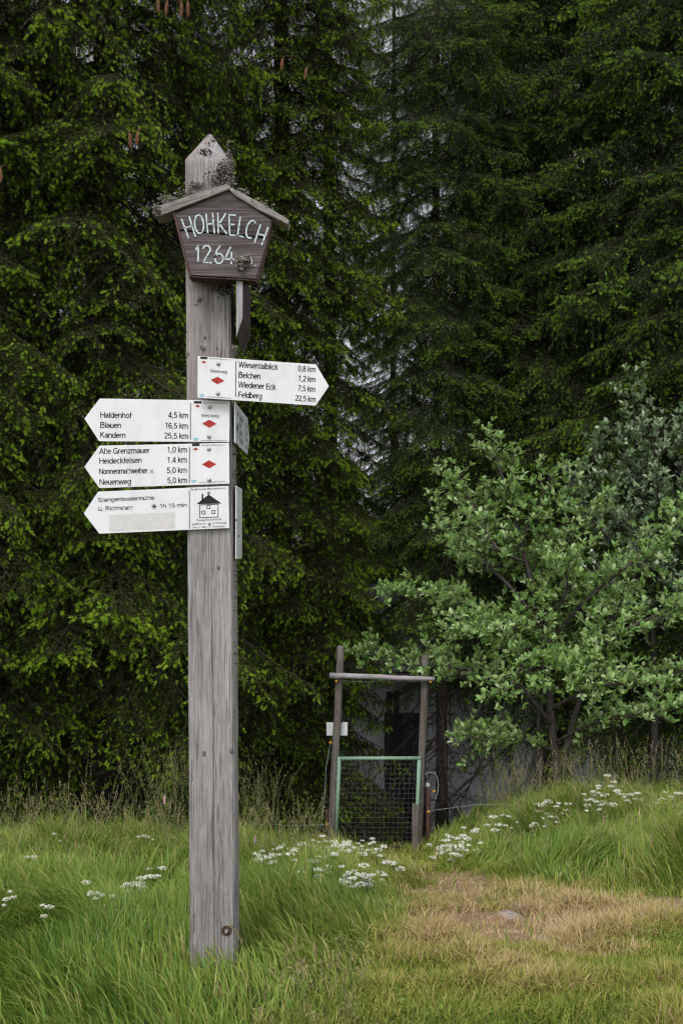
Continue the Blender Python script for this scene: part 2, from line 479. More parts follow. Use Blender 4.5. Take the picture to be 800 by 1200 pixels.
# ---------------------------------------------------------------- hut behind the trees
def build_hut():
    Y0 = 20.0
    zb, ze = -4.6, P(400, 788, Y0).z
    x0, x1, depth = -3.4, 7.4, 6.2
    root = empty("hut", ((x0 + x1) / 2, Y0, zb))
    tag(root, "grey panelled hut with dark door standing behind the spruces below the gate", "hut")
    m = MB()
    m.box((x0 + .02, Y0 + .05, zb), (x1 - .02, Y0 + depth, ze - .02))
    m.build("wall", M_hutdark, root)
    dl, dr = P(452, 900, Y0).x, P(497, 900, Y0).x
    dt = P(450, 886, Y0).z
    x = x0
    pw = 0.62
    while x < x1 - .05:
        xe = min(x + pw - .012, x1)
        a, b = x, xe
        z0 = zb
        if a < dr and b > dl:      # above the door
            z0 = dt + .86
        m = MB(); m.box((a, Y0, z0), (b, Y0 + .045, ze - .01)); m.build("panel", M_hutwall, root)
        x += pw
    # fill beside the door
    fx0 = x0 + pw * math.floor((dl - x0) / pw); fx1 = x0 + pw * (math.floor((dr - x0) / pw) + 1)
    for a, b in ((fx0, dl - .03), (dr + .03, fx1 - .012)):
        if b - a > .03:
            m = MB(); m.box((a, Y0 + .002, zb), (b, Y0 + .046, dt + .855)); m.build("panel", M_hutwall, root)
    d = MB(); d.box((dl - .02, Y0 + .02, zb), (dr + .02, Y0 + .047, dt)); door = d.build("door", M_hutdark, root)
    n = 6; w = (dr - dl) / n
    for i in range(n):
        m = MB(); m.box((dl + i * w + .006, Y0 + .004, zb + .03), (dl + (i + 1) * w - .006, Y0 + .018, dt - .02)); m.build("plank", M_hutdoor, door)
    m = MB(); p = P(464, 931, Y0); m.box((p.x - .10, Y0 - .012, p.z - .05), (p.x + .10, Y0 + .003, p.z + .05)); m.build("lock_plate", M_bolt, door)
    m = MB(); m.box((dl + .2, Y0 + .0, dt + .02), (dr + .02, Y0 + .044, dt + .85)); m.build("transom_panel", M_hutdark, root)
    for px in (453.5, 461.5):
        p = P(px, 870, Y0); m = MB(); m.box((p.x - .055, Y0 - .9, zb), (p.x + .055, Y0 - .79, ze - .25)); m.build("porch_post", M_hutdark, root)
    # roof: two slopes with shingle courses
    ridge_y, ridge_z, ov = Y0 + depth / 2, P(400, 690, Y0 + 3).z, .45
    sl = (ridge_z - ze) / (ridge_y - Y0)
    for sgn in (1, -1):
        m = MB()
        n = 14
        for i in range(n):
            t0, t1 = i / n, (i + 1) / n + .01
            def pt(t, lift):
                yy = (Y0 - ov) + (ridge_y - Y0 + ov) * t
                zz = ze + .1 + (yy - Y0) * sl + lift
                if sgn < 0: yy = 2 * ridge_y - yy
                return yy, zz
            (ya, za), (yb, zb2) = pt(t0, .035), pt(t1, .006)
            m.prism([(x0 - .3, ya, za), (x0 - .3, ya, za - .04), (x0 - .3, yb, zb2 - .04), (x0 - .3, yb, zb2)], (x1 - x0 + .6, 0, 0))
        m.build("roof", M_shingle, root)


build_hut()


# ---------------------------------------------------------------- spruce branches
def basis(D):
    """orthonormal pair for array of unit vectors"""
    ref = np.where(np.abs(D[:, 2:3]) < .9, np.array([[0, 0, 1.]]), np.array([[1., 0, 0]]))
    A = np.cross(D, ref); A /= np.linalg.norm(A, axis=1, keepdims=True)
    return A, np.cross(D, A)


def needles(P0, D, L, T, dens, nlen, wid, ang, r, mat, plump=False):
    cnt = np.maximum(3, np.rint(L * dens)).astype(int)
    idx = np.repeat(np.arange(len(L)), cnt)
    n = len(idx)
    t = r.random(n)
    phi = r.random(n) * 2 * np.pi
    A, B = basis(D)
    rad = A[idx] * np.cos(phi)[:, None] + B[idx] * np.sin(phi)[:, None]
    al = ang * (0.75 + .5 * r.random(n))
    if plump: al = al * (1.25 - .8 * t)
    nd = D[idx] * np.cos(al)[:, None] + rad * np.sin(al)[:, None]
    base = P0[idx] + D[idx] * (t * L[idx])[:, None]
    ln = nlen * (.75 + .5 * r.random(n))
    if plump: ln = ln * (1.1 - .35 * np.abs(t - .4))
    side = np.cross(nd, r.normal(size=(n, 3))); side /= np.linalg.norm(side, axis=1, keepdims=True) + 1e-9
    w = wid * (.8 + .4 * r.random(n))
    V = np.empty((n, 3, 3))
    V[:, 0] = base - side * (w / 2)[:, None] + nd * (ln * .12)[:, None]
    V[:, 1] = base + side * (w / 2)[:, None] + nd * (ln * .12)[:, None]
    V[:, 2] = base + nd * ln[:, None]
    tint = np.repeat(np.clip(T[idx] + r.normal(0, .10, n), 0, 1), 3)
    return V.reshape(-1, 3), tint, np.full(n, mat)


def tubes_np(segs, k=3):
    """segs: list of (pts Nx3, radii N)"""
    VV, FF, off = [], [], 0
    for pts, rad in segs:
        pts = np.asarray(pts); n = len(pts)
        d = np.gradient(pts, axis=0); d /= np.linalg.norm(d, axis=1, keepdims=True) + 1e-9
        A, B = basis(d)
        th = np.arange(k) * 2 * np.pi / k
        ring = pts[:, None] + (A[:, None] * np.cos(th)[None, :, None] + B[:, None] * np.sin(th)[None, :, None]) * np.asarray(rad)[:, None, None]
        VV.append(ring.reshape(-1, 3))
        i, j = np.meshgrid(np.arange(n - 1), np.arange(k), indexing='ij')
        a = (i * k + j).ravel() + off; b = (i * k + (j + 1) % k).ravel() + off
        FF.append(np.stack([a, b, b + k], 1)); FF.append(np.stack([a, b + k, a + k], 1))
        off += n * k
    return np.concatenate(VV), np.concatenate(FF)


def spruce_branch(name, L, seed, droop=.25, up=.12, curtain=1.2, new=.7, mats=None, lsec=.26, coarse=1.0, sparse=1.0, bare_in=.16):
    r = np.random.default_rng(seed)
    n = 14
    s = np.linspace(0, L, n)
    wob = np.cumsum(r.normal(0, .018, n)) * L / 2
    main = np.stack([s, wob, -droop * s + up * s * s / L + np.cumsum(r.normal(0, .008, n))], 1)
    segs = [(main, .014 * L / 2 * (1 - s / L) + .0025)]
    sh_p, sh_d, sh_l, sh_t = [], [], [], []
    tp_p, tp_d, tp_l, tp_t = [], [], [], []
    def at(q):
        i = min(int(q / L * (n - 1)), n - 2); f = q / L * (n - 1) - i
        return main[i] * (1 - f) + main[i + 1] * f, (main[i + 1] - main[i]) / np.linalg.norm(main[i + 1] - main[i])
    q = .10 * L
    side = 1
    base_t = .4
    while q < L:
        p, d = at(q)
        side = -side
        out = (L - q)
        ls = L * lsec * min(1, out / (.45 * L) + .10) * (.55 + .45 * min(1, q / (.3 * L))) * r.uniform(.6, 1.25)
        if r.random() > .96: ls *= .4
        ang = r.uniform(.75, 1.2)
        lat = np.array([-d[1], d[0], 0]) * side
        d0 = d * math.cos(ang) + lat * math.sin(ang) + np.array([0, 0, r.uniform(-.45, .12)])
        if r.random() < .13: d0 = d * .4 + lat * .25 + np.array([0, 0, -1.0])      # hanging branchlet
        d0 /= np.linalg.norm(d0)
        kk = curtain * r.uniform(.5, 1.4)
        m = 6
        t = np.linspace(0, ls, m)
        sec = p + d0 * t[:, None] + np.array([0, 0, -1.]) * (kk * t * t)[:, None]
        segs.append((sec, .0030 * (1 - t / (ls + 1e-6)) * min(1, ls / .3) + .0011))
        tb = base_t + r.normal(0, .17)
        pn = min(1, new * r.choice((.15, .5, 1.5, 1.7)))
        inner = q < bare_in * L + .1
        sd = np.gradient(sec, axis=0); sd /= np.linalg.norm(sd, axis=1, keepdims=True)
        for a in range(m - 1):
            if inner and a < 3: continue
            sh_p.append(sec[a]); sh_d.append(sd[a]); sh_l.append(ls / (m - 1) * 1.1); sh_t.append(tb)
        u = .04
        s3 = 1
        while u < ls:
            f = u / ls * (m - 1); i = min(int(f), m - 2); f -= i
            pp = sec[i] * (1 - f) + sec[i + 1] * f; dd = sd[i]
            s3 = -s3
            nl = np.cross(dd, np.array([0, 0, 1.])); nl /= np.linalg.norm(nl) + 1e-6
            a3 = r.uniform(.6, 1.05)
            d3 = dd * math.cos(a3) + nl * s3 * math.sin(a3) + np.array([0, 0, r.uniform(-.45, .15)])
            d3 /= np.linalg.norm(d3)
            l3 = min(.03 + .30 * (ls - u), .14) * r.uniform(.6, 1.2)
            if not (inner and r.random() < .8):
                sh_p.append(pp); sh_d.append(d3); sh_l.append(l3); sh_t.append(tb + r.normal(0, .08))
                if r.random() < pn * (.3 + .7 * q / L):
                    dt = d3 + r.normal(0, .18, 3) + np.array([0, 0, -.3]); dt /= np.linalg.norm(dt)
                    tp_p.append(pp + d3 * l3); tp_d.append(dt); tp_l.append(r.uniform(.022, .046)); tp_t.append(.5 + r.normal(0, .2))
            u += r.uniform(.028, .05) * coarse * sparse
        if r.random() < pn + .1:
            tp_p.append(sec[-1]); tp_d.append(sd[-1]); tp_l.append(r.uniform(.03, .055)); tp_t.append(.55 + r.normal(0, .2))
        q += r.uniform(.032, .062) * coarse * sparse * max(.7, L / 2.2)
    A = np.array
    V1, t1, m1 = needles(A(sh_p), A(sh_d), A(sh_l), A(sh_t), 210 / coarse, .021, .0062 * coarse, .95, r, 0)
    V2, t2, m2 = needles(A(tp_p), A(tp_d), A(tp_l), A(tp_t), 950 / coarse, .0205, .0060 * coarse, 1.05, r, 1, True)
    Vt, Ft = tubes_np(segs)
    nv = len(V1) + len(V2)
    F = np.concatenate([np.arange(nv).reshape(-1, 3), Ft + nv])
    me = np_mesh(name, np.concatenate([V1, V2, Vt]), F, np.concatenate([m1, m2, np.full(len(Ft), 2)]), False,
                 np.concatenate([t1, t2, np.full(len(Vt), .5)]))
    for m in mats: me.materials.append(m)
    return me


def dead_branch(name, L, seed, mat=None, dense=1.0):
    r = np.random.default_rng(seed)
    n = 12
    s = np.linspace(0, L, n)
    main = np.stack([s, np.cumsum(r.normal(0, .02, n)), -.18 * s - .16 * s * s / L * 1.5 + .10 * s ** 3 / L ** 2 + np.cumsum(r.normal(0, .01, n))], 1)
    segs = [(main, .012 * (1 - s / L) * L / 1.6 + .0035)]
    q = .12 * L
    while q < L:
        i = min(int(q / L * (n - 1)), n - 2)
        p = main[i]; d = main[i + 1] - main[i]; d /= np.linalg.norm(d)
        side = r.choice([-1, 1])
        d0 = d * .6 + np.array([-d[1], d[0], 0]) * side * r.uniform(.4, .9) + np.array([0, 0, r.uniform(-.7, .2)])
        d0 /= np.linalg.norm(d0)
        l = r.uniform(.12, .55) * L / 1.6
        t = np.linspace(0, l, 5)
        sec = p + d0 * t[:, None] + np.cumsum(r.normal(0, .012, (5, 3)), 0) + np.array([0, 0, -.35]) * (t * t)[:, None]
        segs.append((sec, .004 * (1 - t / l) + .0018))
        for _ in range(r.integers(0, 4)):
            j = r.integers(1, 4); d1 = d0 + r.normal(0, .55, 3); d1 /= np.linalg.norm(d1)
            l1 = r.uniform(.05, .22); t = np.linspace(0, l1, 3)
            segs.append((sec[j] + d1 * t[:, None] + np.array([0, 0, -.5]) * (t * t)[:, None], .002 * (1 - t / l1) + .0011))
        q += r.uniform(.05, .14) / dense
    V, F = tubes_np(segs, 4)
    me = np_mesh(name, V, F, None, True)
    me.materials.append(mat or M_dead)
    return me


ML = [M_needle, M_tip, M_twig]; MR = [M_needle_r, M_tip_r, M_twig]
BR_L = [spruce_branch("branch_mesh", 2.4, 100 + i, .22 + .1 * (i % 2), .06, .55 + .3 * (i % 3), (.72, .3, .6, .42)[i], ML, .36, 1.12, .78) for i in range(4)] + \
       [spruce_branch("branch_mesh", 1.6, 120 + i, .25, .08, .7, (.65, .4)[i], ML, .40, 1.12, .78) for i in range(2)]
LEN_L = [2.4] * 4 + [1.6] * 2
BR_R = [spruce_branch("branch_mesh", 2.8, 200 + i, .16, .02, .5 + .25 * i, .7, MR, .36, 1.35, .66, .06) for i in range(3)] + \
       [spruce_branch("branch_mesh", 1.8, 220 + i, .2, .06, .6, .7, MR, .40, 1.35, .66, .06) for i in range(2)]
LEN_R = [2.8] * 3 + [1.8] * 2
BR_D = [dead_branch("dead_branch_mesh", 1.9, 300 + i) for i in range(4)]


def trunk_mesh(name, x, y, z0, H, r0, parent, mat=None, lean=(0, 0)):
    m = MB(); pts, rad = [], []
    n = 18
    for i in range(n + 1):
        t = i / n
        pts.append((x + lean[0] * t * H + .03 * math.sin(7 * t + x), y + lean[1] * t * H + .03 * math.cos(5 * t + y), z0 - .25 + t * (H + .25)))
        rad.append(r0 * (1 - t) ** .85 + .012 + (r0 * .45 * math.exp(-t * 40)))
    m.tube(pts, rad, 12)
    return m.build("trunk", mat or M_bark, parent, smooth=True)


def spruce(label, x, y, H, Rad, r0=.16, start=.4, meshes=None, lens=None, seed=0, whorl=.36, per=6, dead_to=0.0, dead_per=5,
           p_low=.42, p_high=.22, power=.75, keep_back=.3, label_group="spruces standing behind the meadow", hv=9.5, maxn=298, low=None, hollow=.24, cone=False):
    r = random.Random(seed)
    z0 = hz(x, y)
    root = empty("spruce_tree", (x, y, z0))
    tag(root, label, "spruce", label_group)
    trunk_mesh("trunk", x, y, z0, H, r0, root)
    # crown: the dead inner twigs, which carry the green branches as pieces
    crown = None
    h = start
    cnt = 0
    to_cam = math.atan2(-y, -x)
    jobs = []
    while h < H - .15:
        f = h / H
        L = Rad * (1 - .22 * h / hv) if h < hv else Rad * .78 * max(.08, (H - h) / (H - hv))
        if cone: L = Rad * (1 - h / H) + .25
        if low and h < low[0]: L *= low[1] + (1 - low[1]) * h / low[0]
        a0 = r.random() * 6.283
        for k in range(per if h < hv else 5):
            az = a0 + k * 6.283 / per + r.uniform(-.35, .35)
            back = math.cos(az - to_cam) < -.25
            if back and r.random() > keep_back: continue
            hh = h + r.uniform(-.5, .5) * whorl
            if h < hv and float(vnoise(az * 1.6 + seed * 7, h * .75, 77)) < hollow: continue
            jobs.append((hh, az, L * r.uniform(.62, 1.15), p_low * (1 - f) + p_high * f + r.uniform(-.10, .10)))
        h += whorl * (1.0 if h < hv else 2.6)
    if len(jobs) > maxn: jobs = r.sample(jobs, maxn)
    # twigs of the inner crown, one mesh
    segs = []
    rr = np.random.default_rng(seed + 5)
    for _ in range(int(len(jobs) * 1.2)):
        hh, az, L, pt = jobs[rr.integers(0, len(jobs))]
        az += rr.normal(0, .4); l = L * rr.uniform(.25, .62); t = np.linspace(0, l, 6)
        d = np.array([math.cos(az), math.sin(az), -.25 + rr.normal(0, .1)])
        pts = np.array([x, y, z0 + hh]) + d * t[:, None] + np.cumsum(rr.normal(0, .02, (6, 3)), 0)
        segs.append((pts, .006 * (1 - t / l) + .0022))
        for _ in range(4):
            j = rr.integers(2, 6); d1 = d + rr.normal(0, .6, 3); d1 /= np.linalg.norm(d1); l1 = rr.uniform(.1, .4); tt = np.linspace(0, l1, 4)
            segs.append((pts[j] + d1 * tt[:, None] + np.array([0, 0, -.5]) * (tt * tt)[:, None], .0028 * (1 - tt / l1) + .0013))
    V, F = tubes_np(segs)
    me = np_mesh("crown", V - np.array([x, y, z0]), F, None, True)
    crown = link("crown", me, None, M_dead); crown.location = (x, y, z0); adopt(crown, root)
    inv = Matrix.Translation((x, y, z0)).inverted()
    for hh, az, L, pt in jobs:
        dead = hh < dead_to
        if dead and r.random() < .66: continue
        ms, ls = (BR_D, [1.9] * len(BR_D)) if dead else (meshes, lens)
        best = min(abs(l - L) for l in ls)
        i = r.choice([q for q, l in enumerate(ls) if abs(l - L) < best + .3])
        o = bpy.data.objects.new("dead_branch" if dead else "branch", ms[i])
        o.parent = crown; o.matrix_parent_inverse = inv
        sc = L / ls[i]
        if not dead: sc = min(max(sc, .45), 1.5)
        o.location = (x + .06 * math.cos(az), y + .06 * math.sin(az), z0 + hh)
        o.rotation_euler = (r.uniform(-.25, .25), pt + (r.uniform(-.05, .3) if dead else 0), az)
        o.scale = (sc, sc * r.choice((-1, 1)), sc)
        COL.objects.link(o)
    return root


def gxy(px, Y): return (px - 400) / FPX * Y, Y


G_L = "spruces standing left behind the signpost"
G_R = "spruces standing right behind the whitebeam"
def plant(label, px, Y, H, Rad, r0, start, right, seed, whorl, per, **kw):
    x, y = gxy(px, Y)
    spruce(label, x, y, H, Rad, r0, start, BR_R if right else BR_L, LEN_R if right else LEN_L, seed, whorl, per, label_group=G_R if right else G_L, **kw)


plant("broad dark spruce with bright new tips behind the arrow signs, left of the post", 118, 10.6, 19, 2.55, .2, .25, 0, 1, .28, 8, hv=10.6, hollow=.33)
plant("spruce with bright new tips between the signpost and the gate", 328, 13.2, 20, 1.9, .17, .6, 0, 2, .28, 8, hv=12, p_low=.46, low=(2.4, .62), hollow=.14)
plant("spruce at the left picture edge, its branches hanging into the frame", -70, 9.8, 17, 2.2, .17, .3, 0, 3, .32, 7, hv=10, hollow=.3)
plant("shaded spruce in the row behind the signpost's top", 215, 15.5, 22, 2.5, .2, 1.6, 0, 4, .36, 8, hv=12.5, keep_back=.1, hollow=0)
plant("shaded spruce far back, filling between the signpost and the gate spruce", 385, 17.4, 25, 1.5, .15, 4.2, 0, 17, .38, 7, hv=15, keep_back=.1, hollow=0)
plant("shaded spruce in the second row at far left", 20, 14.5, 21, 2.7, .2, 1.6, 0, 5, .36, 8, hv=12.5, keep_back=.1, hollow=0)
plant("thin sparse spruce with bare lower limbs right behind the gate", 514, 14.0, 19, 1.5, .07, .6, 1, 6, .28, 7, dead_to=3.4, keep_back=.4, hv=12, hollow=.1)
plant("slender spruce behind the hut, in the gap with sky showing through", 462, 29.0, 30, 2.0, .12, 4, 1, 16, .42, 7, keep_back=.2, hv=23, hollow=.2)
plant("wide layered spruce rising behind the green whitebeam", 650, 15.2, 22, 2.9, .2, 2.0, 1, 7, .30, 9, dead_to=3.0, p_low=.36, p_high=.2, hv=13.5, hollow=.2)
plant("spruce at the right picture edge above the greyish whitebeam", 815, 13.4, 20, 2.5, .19, 1.0, 1, 8, .30, 8, dead_to=2.0, p_low=.36, p_high=.2, hv=12.5, hollow=.2)
plant("shaded spruce in the second row on the right, between the two nearer ones", 738, 18.0, 24, 3.0, .2, 3, 1, 9, .36, 8, p_low=.36, p_high=.2, hv=16.5, keep_back=.1, hollow=0)
plant("far spruce behind the hut, seen past the thin one's crown", 590, 29.5, 32, 3.2, .2, 4, 1, 10, .42, 8, hv=25, p_low=.36, keep_back=.1, hollow=0)
plant("low far spruce behind the hut roof, left of the thin spruce", 470, 33, 11.2, 2.6, .15, 2, 1, 13, .24, 8, hv=11, keep_back=.3, cone=True, hollow=0)
plant("lower far spruce behind the hut roof, beside the gate's left post", 402, 34, 10.5, 3.2, .15, 1, 1, 14, .24, 8, hv=11, keep_back=.3, cone=True, hollow=0)
x, y = gxy(418, 13.0); spruce("knee-high young spruce seen through the gate's wire mesh", x, y, 1.15, .62, .03, .1, BR_L[4:], LEN_L[4:], 12, .22, 6, label_group=G_L, hv=1.0)


# cones hanging on the big left spruce
def cone_mesh():
    m = MB(); rings = []
    n = 22
    for i in range(n + 1):
        t = i / n
        rr = .0155 * math.sin(math.pi * min(1, .08 + .9 * t)) ** .6 * (1 + (.16 if i % 2 else -.05)) + .001
        rings.append([(rr * math.cos(a + .35 * (i % 2)), rr * math.sin(a + .35 * (i % 2)), -.125 * t) for a in [6.283 * q / 9 for q in range(9)]])
    m.grid(rings); m.tube([(0, 0, -.004), (.0, .006, .03), (.01, .05, .06), (.02, .14, .07)], .0035, 5)
    me = bpy.data.meshes.new("cone_mesh"); me.from_pydata(m.v, [], m.f); me.materials.append(M_cone)
    return me


cm = cone_mesh()
owner = [o for o in bpy.data.objects if o.name == "spruce_tree"][0]
for px, py, Y in ((152, 157, 8.35), (161.5, 155, 8.4), (331, 69, 9.6), (185, 0, 8.5), (196, 2, 8.45), (213, 4, 8.5), (220.5, 3, 8.45), (359, 80, 9.9), (1, 198, 8.3)):
    o = link("cone", cm); o.location = P(px, py, Y); o.rotation_euler = (random.uniform(-.15, .15), random.uniform(-.15, .15), random.uniform(-.7, .7)); adopt(o, owner)


# ---------------------------------------------------------------- whitebeams
def leaves_np(B, D, N, Ls, T, wr=.30):
    """B base, D leaf direction, N up-ish normal, Ls length"""
    n = len(B)
    D = D / np.linalg.norm(D, axis=1, keepdims=True)
    Sd = np.cross(D, N); Sd /= np.linalg.norm(Sd, axis=1, keepdims=True) + 1e-9
    U = np.cross(Sd, D)
    tpl = np.array([[0, 0, 0], [.52, 0, -.03], [1, 0, -.10], [.24, -.68, .10], [.62, -.9, .12], [.88, -.45, .0], [.24, .68, .10], [.62, .9, .12], [.88, .45, .0]])
    tpl[:, 1] *= wr; tpl[:, 2] *= .8
    V = B[:, None] + (D[:, None] * tpl[None, :, 0:1] + Sd[:, None] * tpl[None, :, 1:2] + U[:, None] * tpl[None, :, 2:3]) * Ls[:, None, None]
    f = np.array([[0, 1, 3], [3, 1, 4], [4, 1, 5], [5, 1, 2], [0, 6, 1], [6, 7, 1], [7, 8, 1], [8, 2, 1]])
    F = (np.arange(n) * 9)[:, None, None] + f[None]
    return V.reshape(-1, 3), F.reshape(-1, 3), np.repeat(np.clip(T, 0, 1), 9)


def whitebeam(label, base, limbs, mat, seed, leaf=.066, sub_step=.075, spread=.50, up_bias=.12, nleaf=(3, 6), stem_r=.035, extra_stems=()):
    """limbs: lists of points (base end first); twigs and leaf rosettes grow along them"""
    r = np.random.default_rng(seed)
    root = empty("whitebeam_tree", base)
    tag(root, label, "tree")
    trunk = MB()
    twigs = []
    LB, LD, LN, LL, LT = [], [], [], [], []
    def rosette(p, d):
        k = r.integers(*nleaf)
        a0 = r.random() * 6.28
        A, B = basis(d[None]); A, B = A[0], B[0]
        tt = r.normal(.42, .16)
        for i in range(k):
            a = a0 + i * 2.4; tilt = r.uniform(.3, 1.15)
            rad = A * math.cos(a) + B * math.sin(a)
            dd = d * math.cos(tilt) + rad * math.sin(tilt) + np.array([0, 0, .15])
            LB.append(p - d * r.uniform(0, .03) + rad * .008); LD.append(dd); LN.append(d * math.sin(tilt) - rad * math.cos(tilt) * .8 + np.array([0, 0, .8]) + r.normal(0, .22, 3))
            LL.append(leaf * r.uniform(.45, 1.2)); LT.append(tt + r.normal(0, .24))
    def grow(p, d, l, lev):
        m = 5
        t = np.linspace(0, l, m)
        bend = np.array([0, 0, up_bias]) * (t * t / max(l, .1))[:, None] + np.cumsum(r.normal(0, .012, (m, 3)), 0)
        pts = p + d * t[:, None] + bend
        twigs.append((pts, (.0045 if lev == 0 else .0028) * (1 - t / l) + .0015))
        sd = np.gradient(pts, axis=0); sd /= np.linalg.norm(sd, axis=1, keepdims=True)
        u = .05
        while u < l:
            f = u / l * (m - 1); i = min(int(f), m - 2); f -= i
            pp = pts[i] * (1 - f) + pts[i + 1] * f
            if lev < 1 and r.random() < .62:
                lat = np.cross(sd[i], r.normal(size=3)); lat /= np.linalg.norm(lat) + 1e-6
                d2 = sd[i] * .7 + lat * .7 + np.array([0, 0, .12]); d2 /= np.linalg.norm(d2)
                grow(pp, d2, r.uniform(.08, .24) * (1 - .4 * u / l), lev + 1)
            else:
                dd = sd[i] * .6 + r.normal(0, .35, 3) + np.array([0, 0, .65]); dd /= np.linalg.norm(dd)
                rosette(pp, dd)
            u += r.uniform(.06, .11)
        dd = sd[-1] + np.array([0, 0, .35]); dd /= np.linalg.norm(dd)
        rosette(pts[-1], dd)
    for limb, rad, f0 in limbs:
        # smooth the given points
        pts = [np.array(p) for p in limb]
        dense = []
        for i in range(len(pts) - 1):
            p0, p1, p2, p3 = pts[max(i - 1, 0)], pts[i], pts[i + 1], pts[min(i + 2, len(pts) - 1)]
            for t in np.linspace(0, 1, 7)[:-1]:
                dense.append(.5 * ((2 * p1) + (-p0 + p2) * t + (2 * p0 - 5 * p1 + 4 * p2 - p3) * t * t + (-p0 + 3 * p1 - 3 * p2 + p3) * t ** 3))
        dense.append(pts[-1])
        dense = np.array(dense)
        cum = np.concatenate([[0], np.cumsum(np.linalg.norm(np.diff(dense, axis=0), axis=1))])
        tot = cum[-1]
        trunk.tube([tuple(p) for p in dense], [rad * (1 - c / tot) ** .8 + .004 for c in cum], 8)
        q = tot * f0
        while q < tot:
            j = np.searchsorted(cum, q) - 1; j = max(0, min(j, len(dense) - 2))
            f = (q - cum[j]) / (cum[j + 1] - cum[j] + 1e-9)
            p = dense[j] * (1 - f) + dense[j + 1] * f
            d = dense[j + 1] - dense[j]; d /= np.linalg.norm(d)
            lat = np.cross(d, r.normal(size=3)); lat[2] *= .22; lat /= np.linalg.norm(lat) + 1e-6
            dd = d * r.uniform(.35, .9) + lat * r.uniform(.5, 1.0) + np.array([0, 0, .05]); dd /= np.linalg.norm(dd)
            l = spread * (.5 + .5 * (1 - (q / tot))) * r.uniform(.5, 1.15)
            grow(p, dd, max(.1, l), 0)
            q += sub_step * r.uniform(.6, 1.4)
        e = dense[-1]; d = dense[-1] - dense[-2]; d /= np.linalg.norm(d); grow(e - d * .1, d, .15, 1)
    trunk.build("trunk", M_beambark, root, smooth=True)
    Vt, Ft = tubes_np(twigs)
    link("twigs", np_mesh("twigs", Vt, Ft, None, True), root, M_beambark)["kind"] = "stuff"
    V, F, T = leaves_np(np.array(LB), np.array(LD), np.array(LN), np.array(LL), np.array(LT))
    c = link("crown", np_mesh("crown", V, F, None, True, T), root, mat); c["kind"] = "stuff"
    return len(LB)


def wy(a, c): return min(c + 1.0 + max(0, (575 - a) / 140) * 2.4, max(11.75, c + 1.0))
def L3(*pts): return [tuple(P(a, b, wy(a, c))) for a, b, c in pts]


YB = 10.4
b1 = P(655, 935, YB); b1.z = hz(b1.x, b1.y) - .05
b1 = tuple(b1)
limbs = [
    ([b1] + L3((648, 870, 9.4), (634, 740, 9.4), (606, 620, 9.35), (574, 512, 9.3)), .045, .34),
    (L3((646, 850, 9.4), (600, 800, 9.2), (520, 780, 9.0), (428, 768, 8.9)), .022, .22),
    (L3((650, 880, 9.4), (610, 868, 9.2), (565, 866, 9.0), (542, 862, 8.95)), .014, .15),
    (L3((640, 790, 9.4), (590, 735, 9.3), (520, 700, 9.2), (452, 692, 9.15)), .02, .2),
    (L3((632, 730, 9.4), (590, 680, 9.6), (530, 625, 9.7), (512, 590, 9.75)), .018, .25),
    (L3((628, 710, 9.4), (660, 640, 9.5), (690, 600, 9.6), (700, 588, 9.6)), .02, .15),
    (L3((636, 760, 9.4), (690, 700, 9.2), (750, 650, 9.1), (800, 600, 9.1)), .022, .2),
    (L3((640, 790, 9.4), (700, 755, 9.0), (770, 720, 8.9), (850, 690, 8.9)), .022, .2),
    (L3((646, 830, 9.4), (700, 805, 9.0), (770, 795, 8.9), (840, 770, 8.9)), .02, .2),
    (L3((650, 870, 9.4), (690, 850, 9.0), (740, 838, 8.8), (800, 830, 8.8)), .016, .2),
    (L3((642, 800, 9.4), (620, 770, 8.9), (600, 800, 8.6), (590, 815, 8.5)), .016, .25),
    (L3((640, 780, 9.4), (670, 770, 8.9), (690, 790, 8.5), (700, 800, 8.4)), .016, .2),
    (L3((620, 660, 9.4), (580, 640, 9.2), (545, 575, 9.1), (535, 560, 9.1)), .015, .2),
    (L3((634, 740, 9.4), (660, 700, 9.0), (665, 665, 8.9), (670, 650, 8.8)), .014, .25),
    (L3((634, 745, 9.4), (600, 735, 8.9), (560, 740, 8.7), (540, 745, 8.6)), .014, .25),
    (L3((612, 630, 9.4), (630, 590, 9.3), (650, 560, 9.2)), .012, .2),
    ([b1] + L3((665, 870, 9.5), (690, 790, 9.8), (740, 680, 10.0), (770, 640, 10.1)), .035, .45),
    (L3((628, 935, 9.5), (629, 880, 9.5), (632, 830, 9.5), (640, 790, 9.5)), .02, .75),
]
n1 = whitebeam("bright green whitebeam with tiered branches beside the gate", b1, limbs, M_leaf, 41, .068, .042)
def L2(*pts): return [tuple(P(a, b, c + .6)) for a, b, c in pts]
b2 = P(765, 900, 12.2); b2.z = hz(b2.x, b2.y) - .05; b2 = tuple(b2)
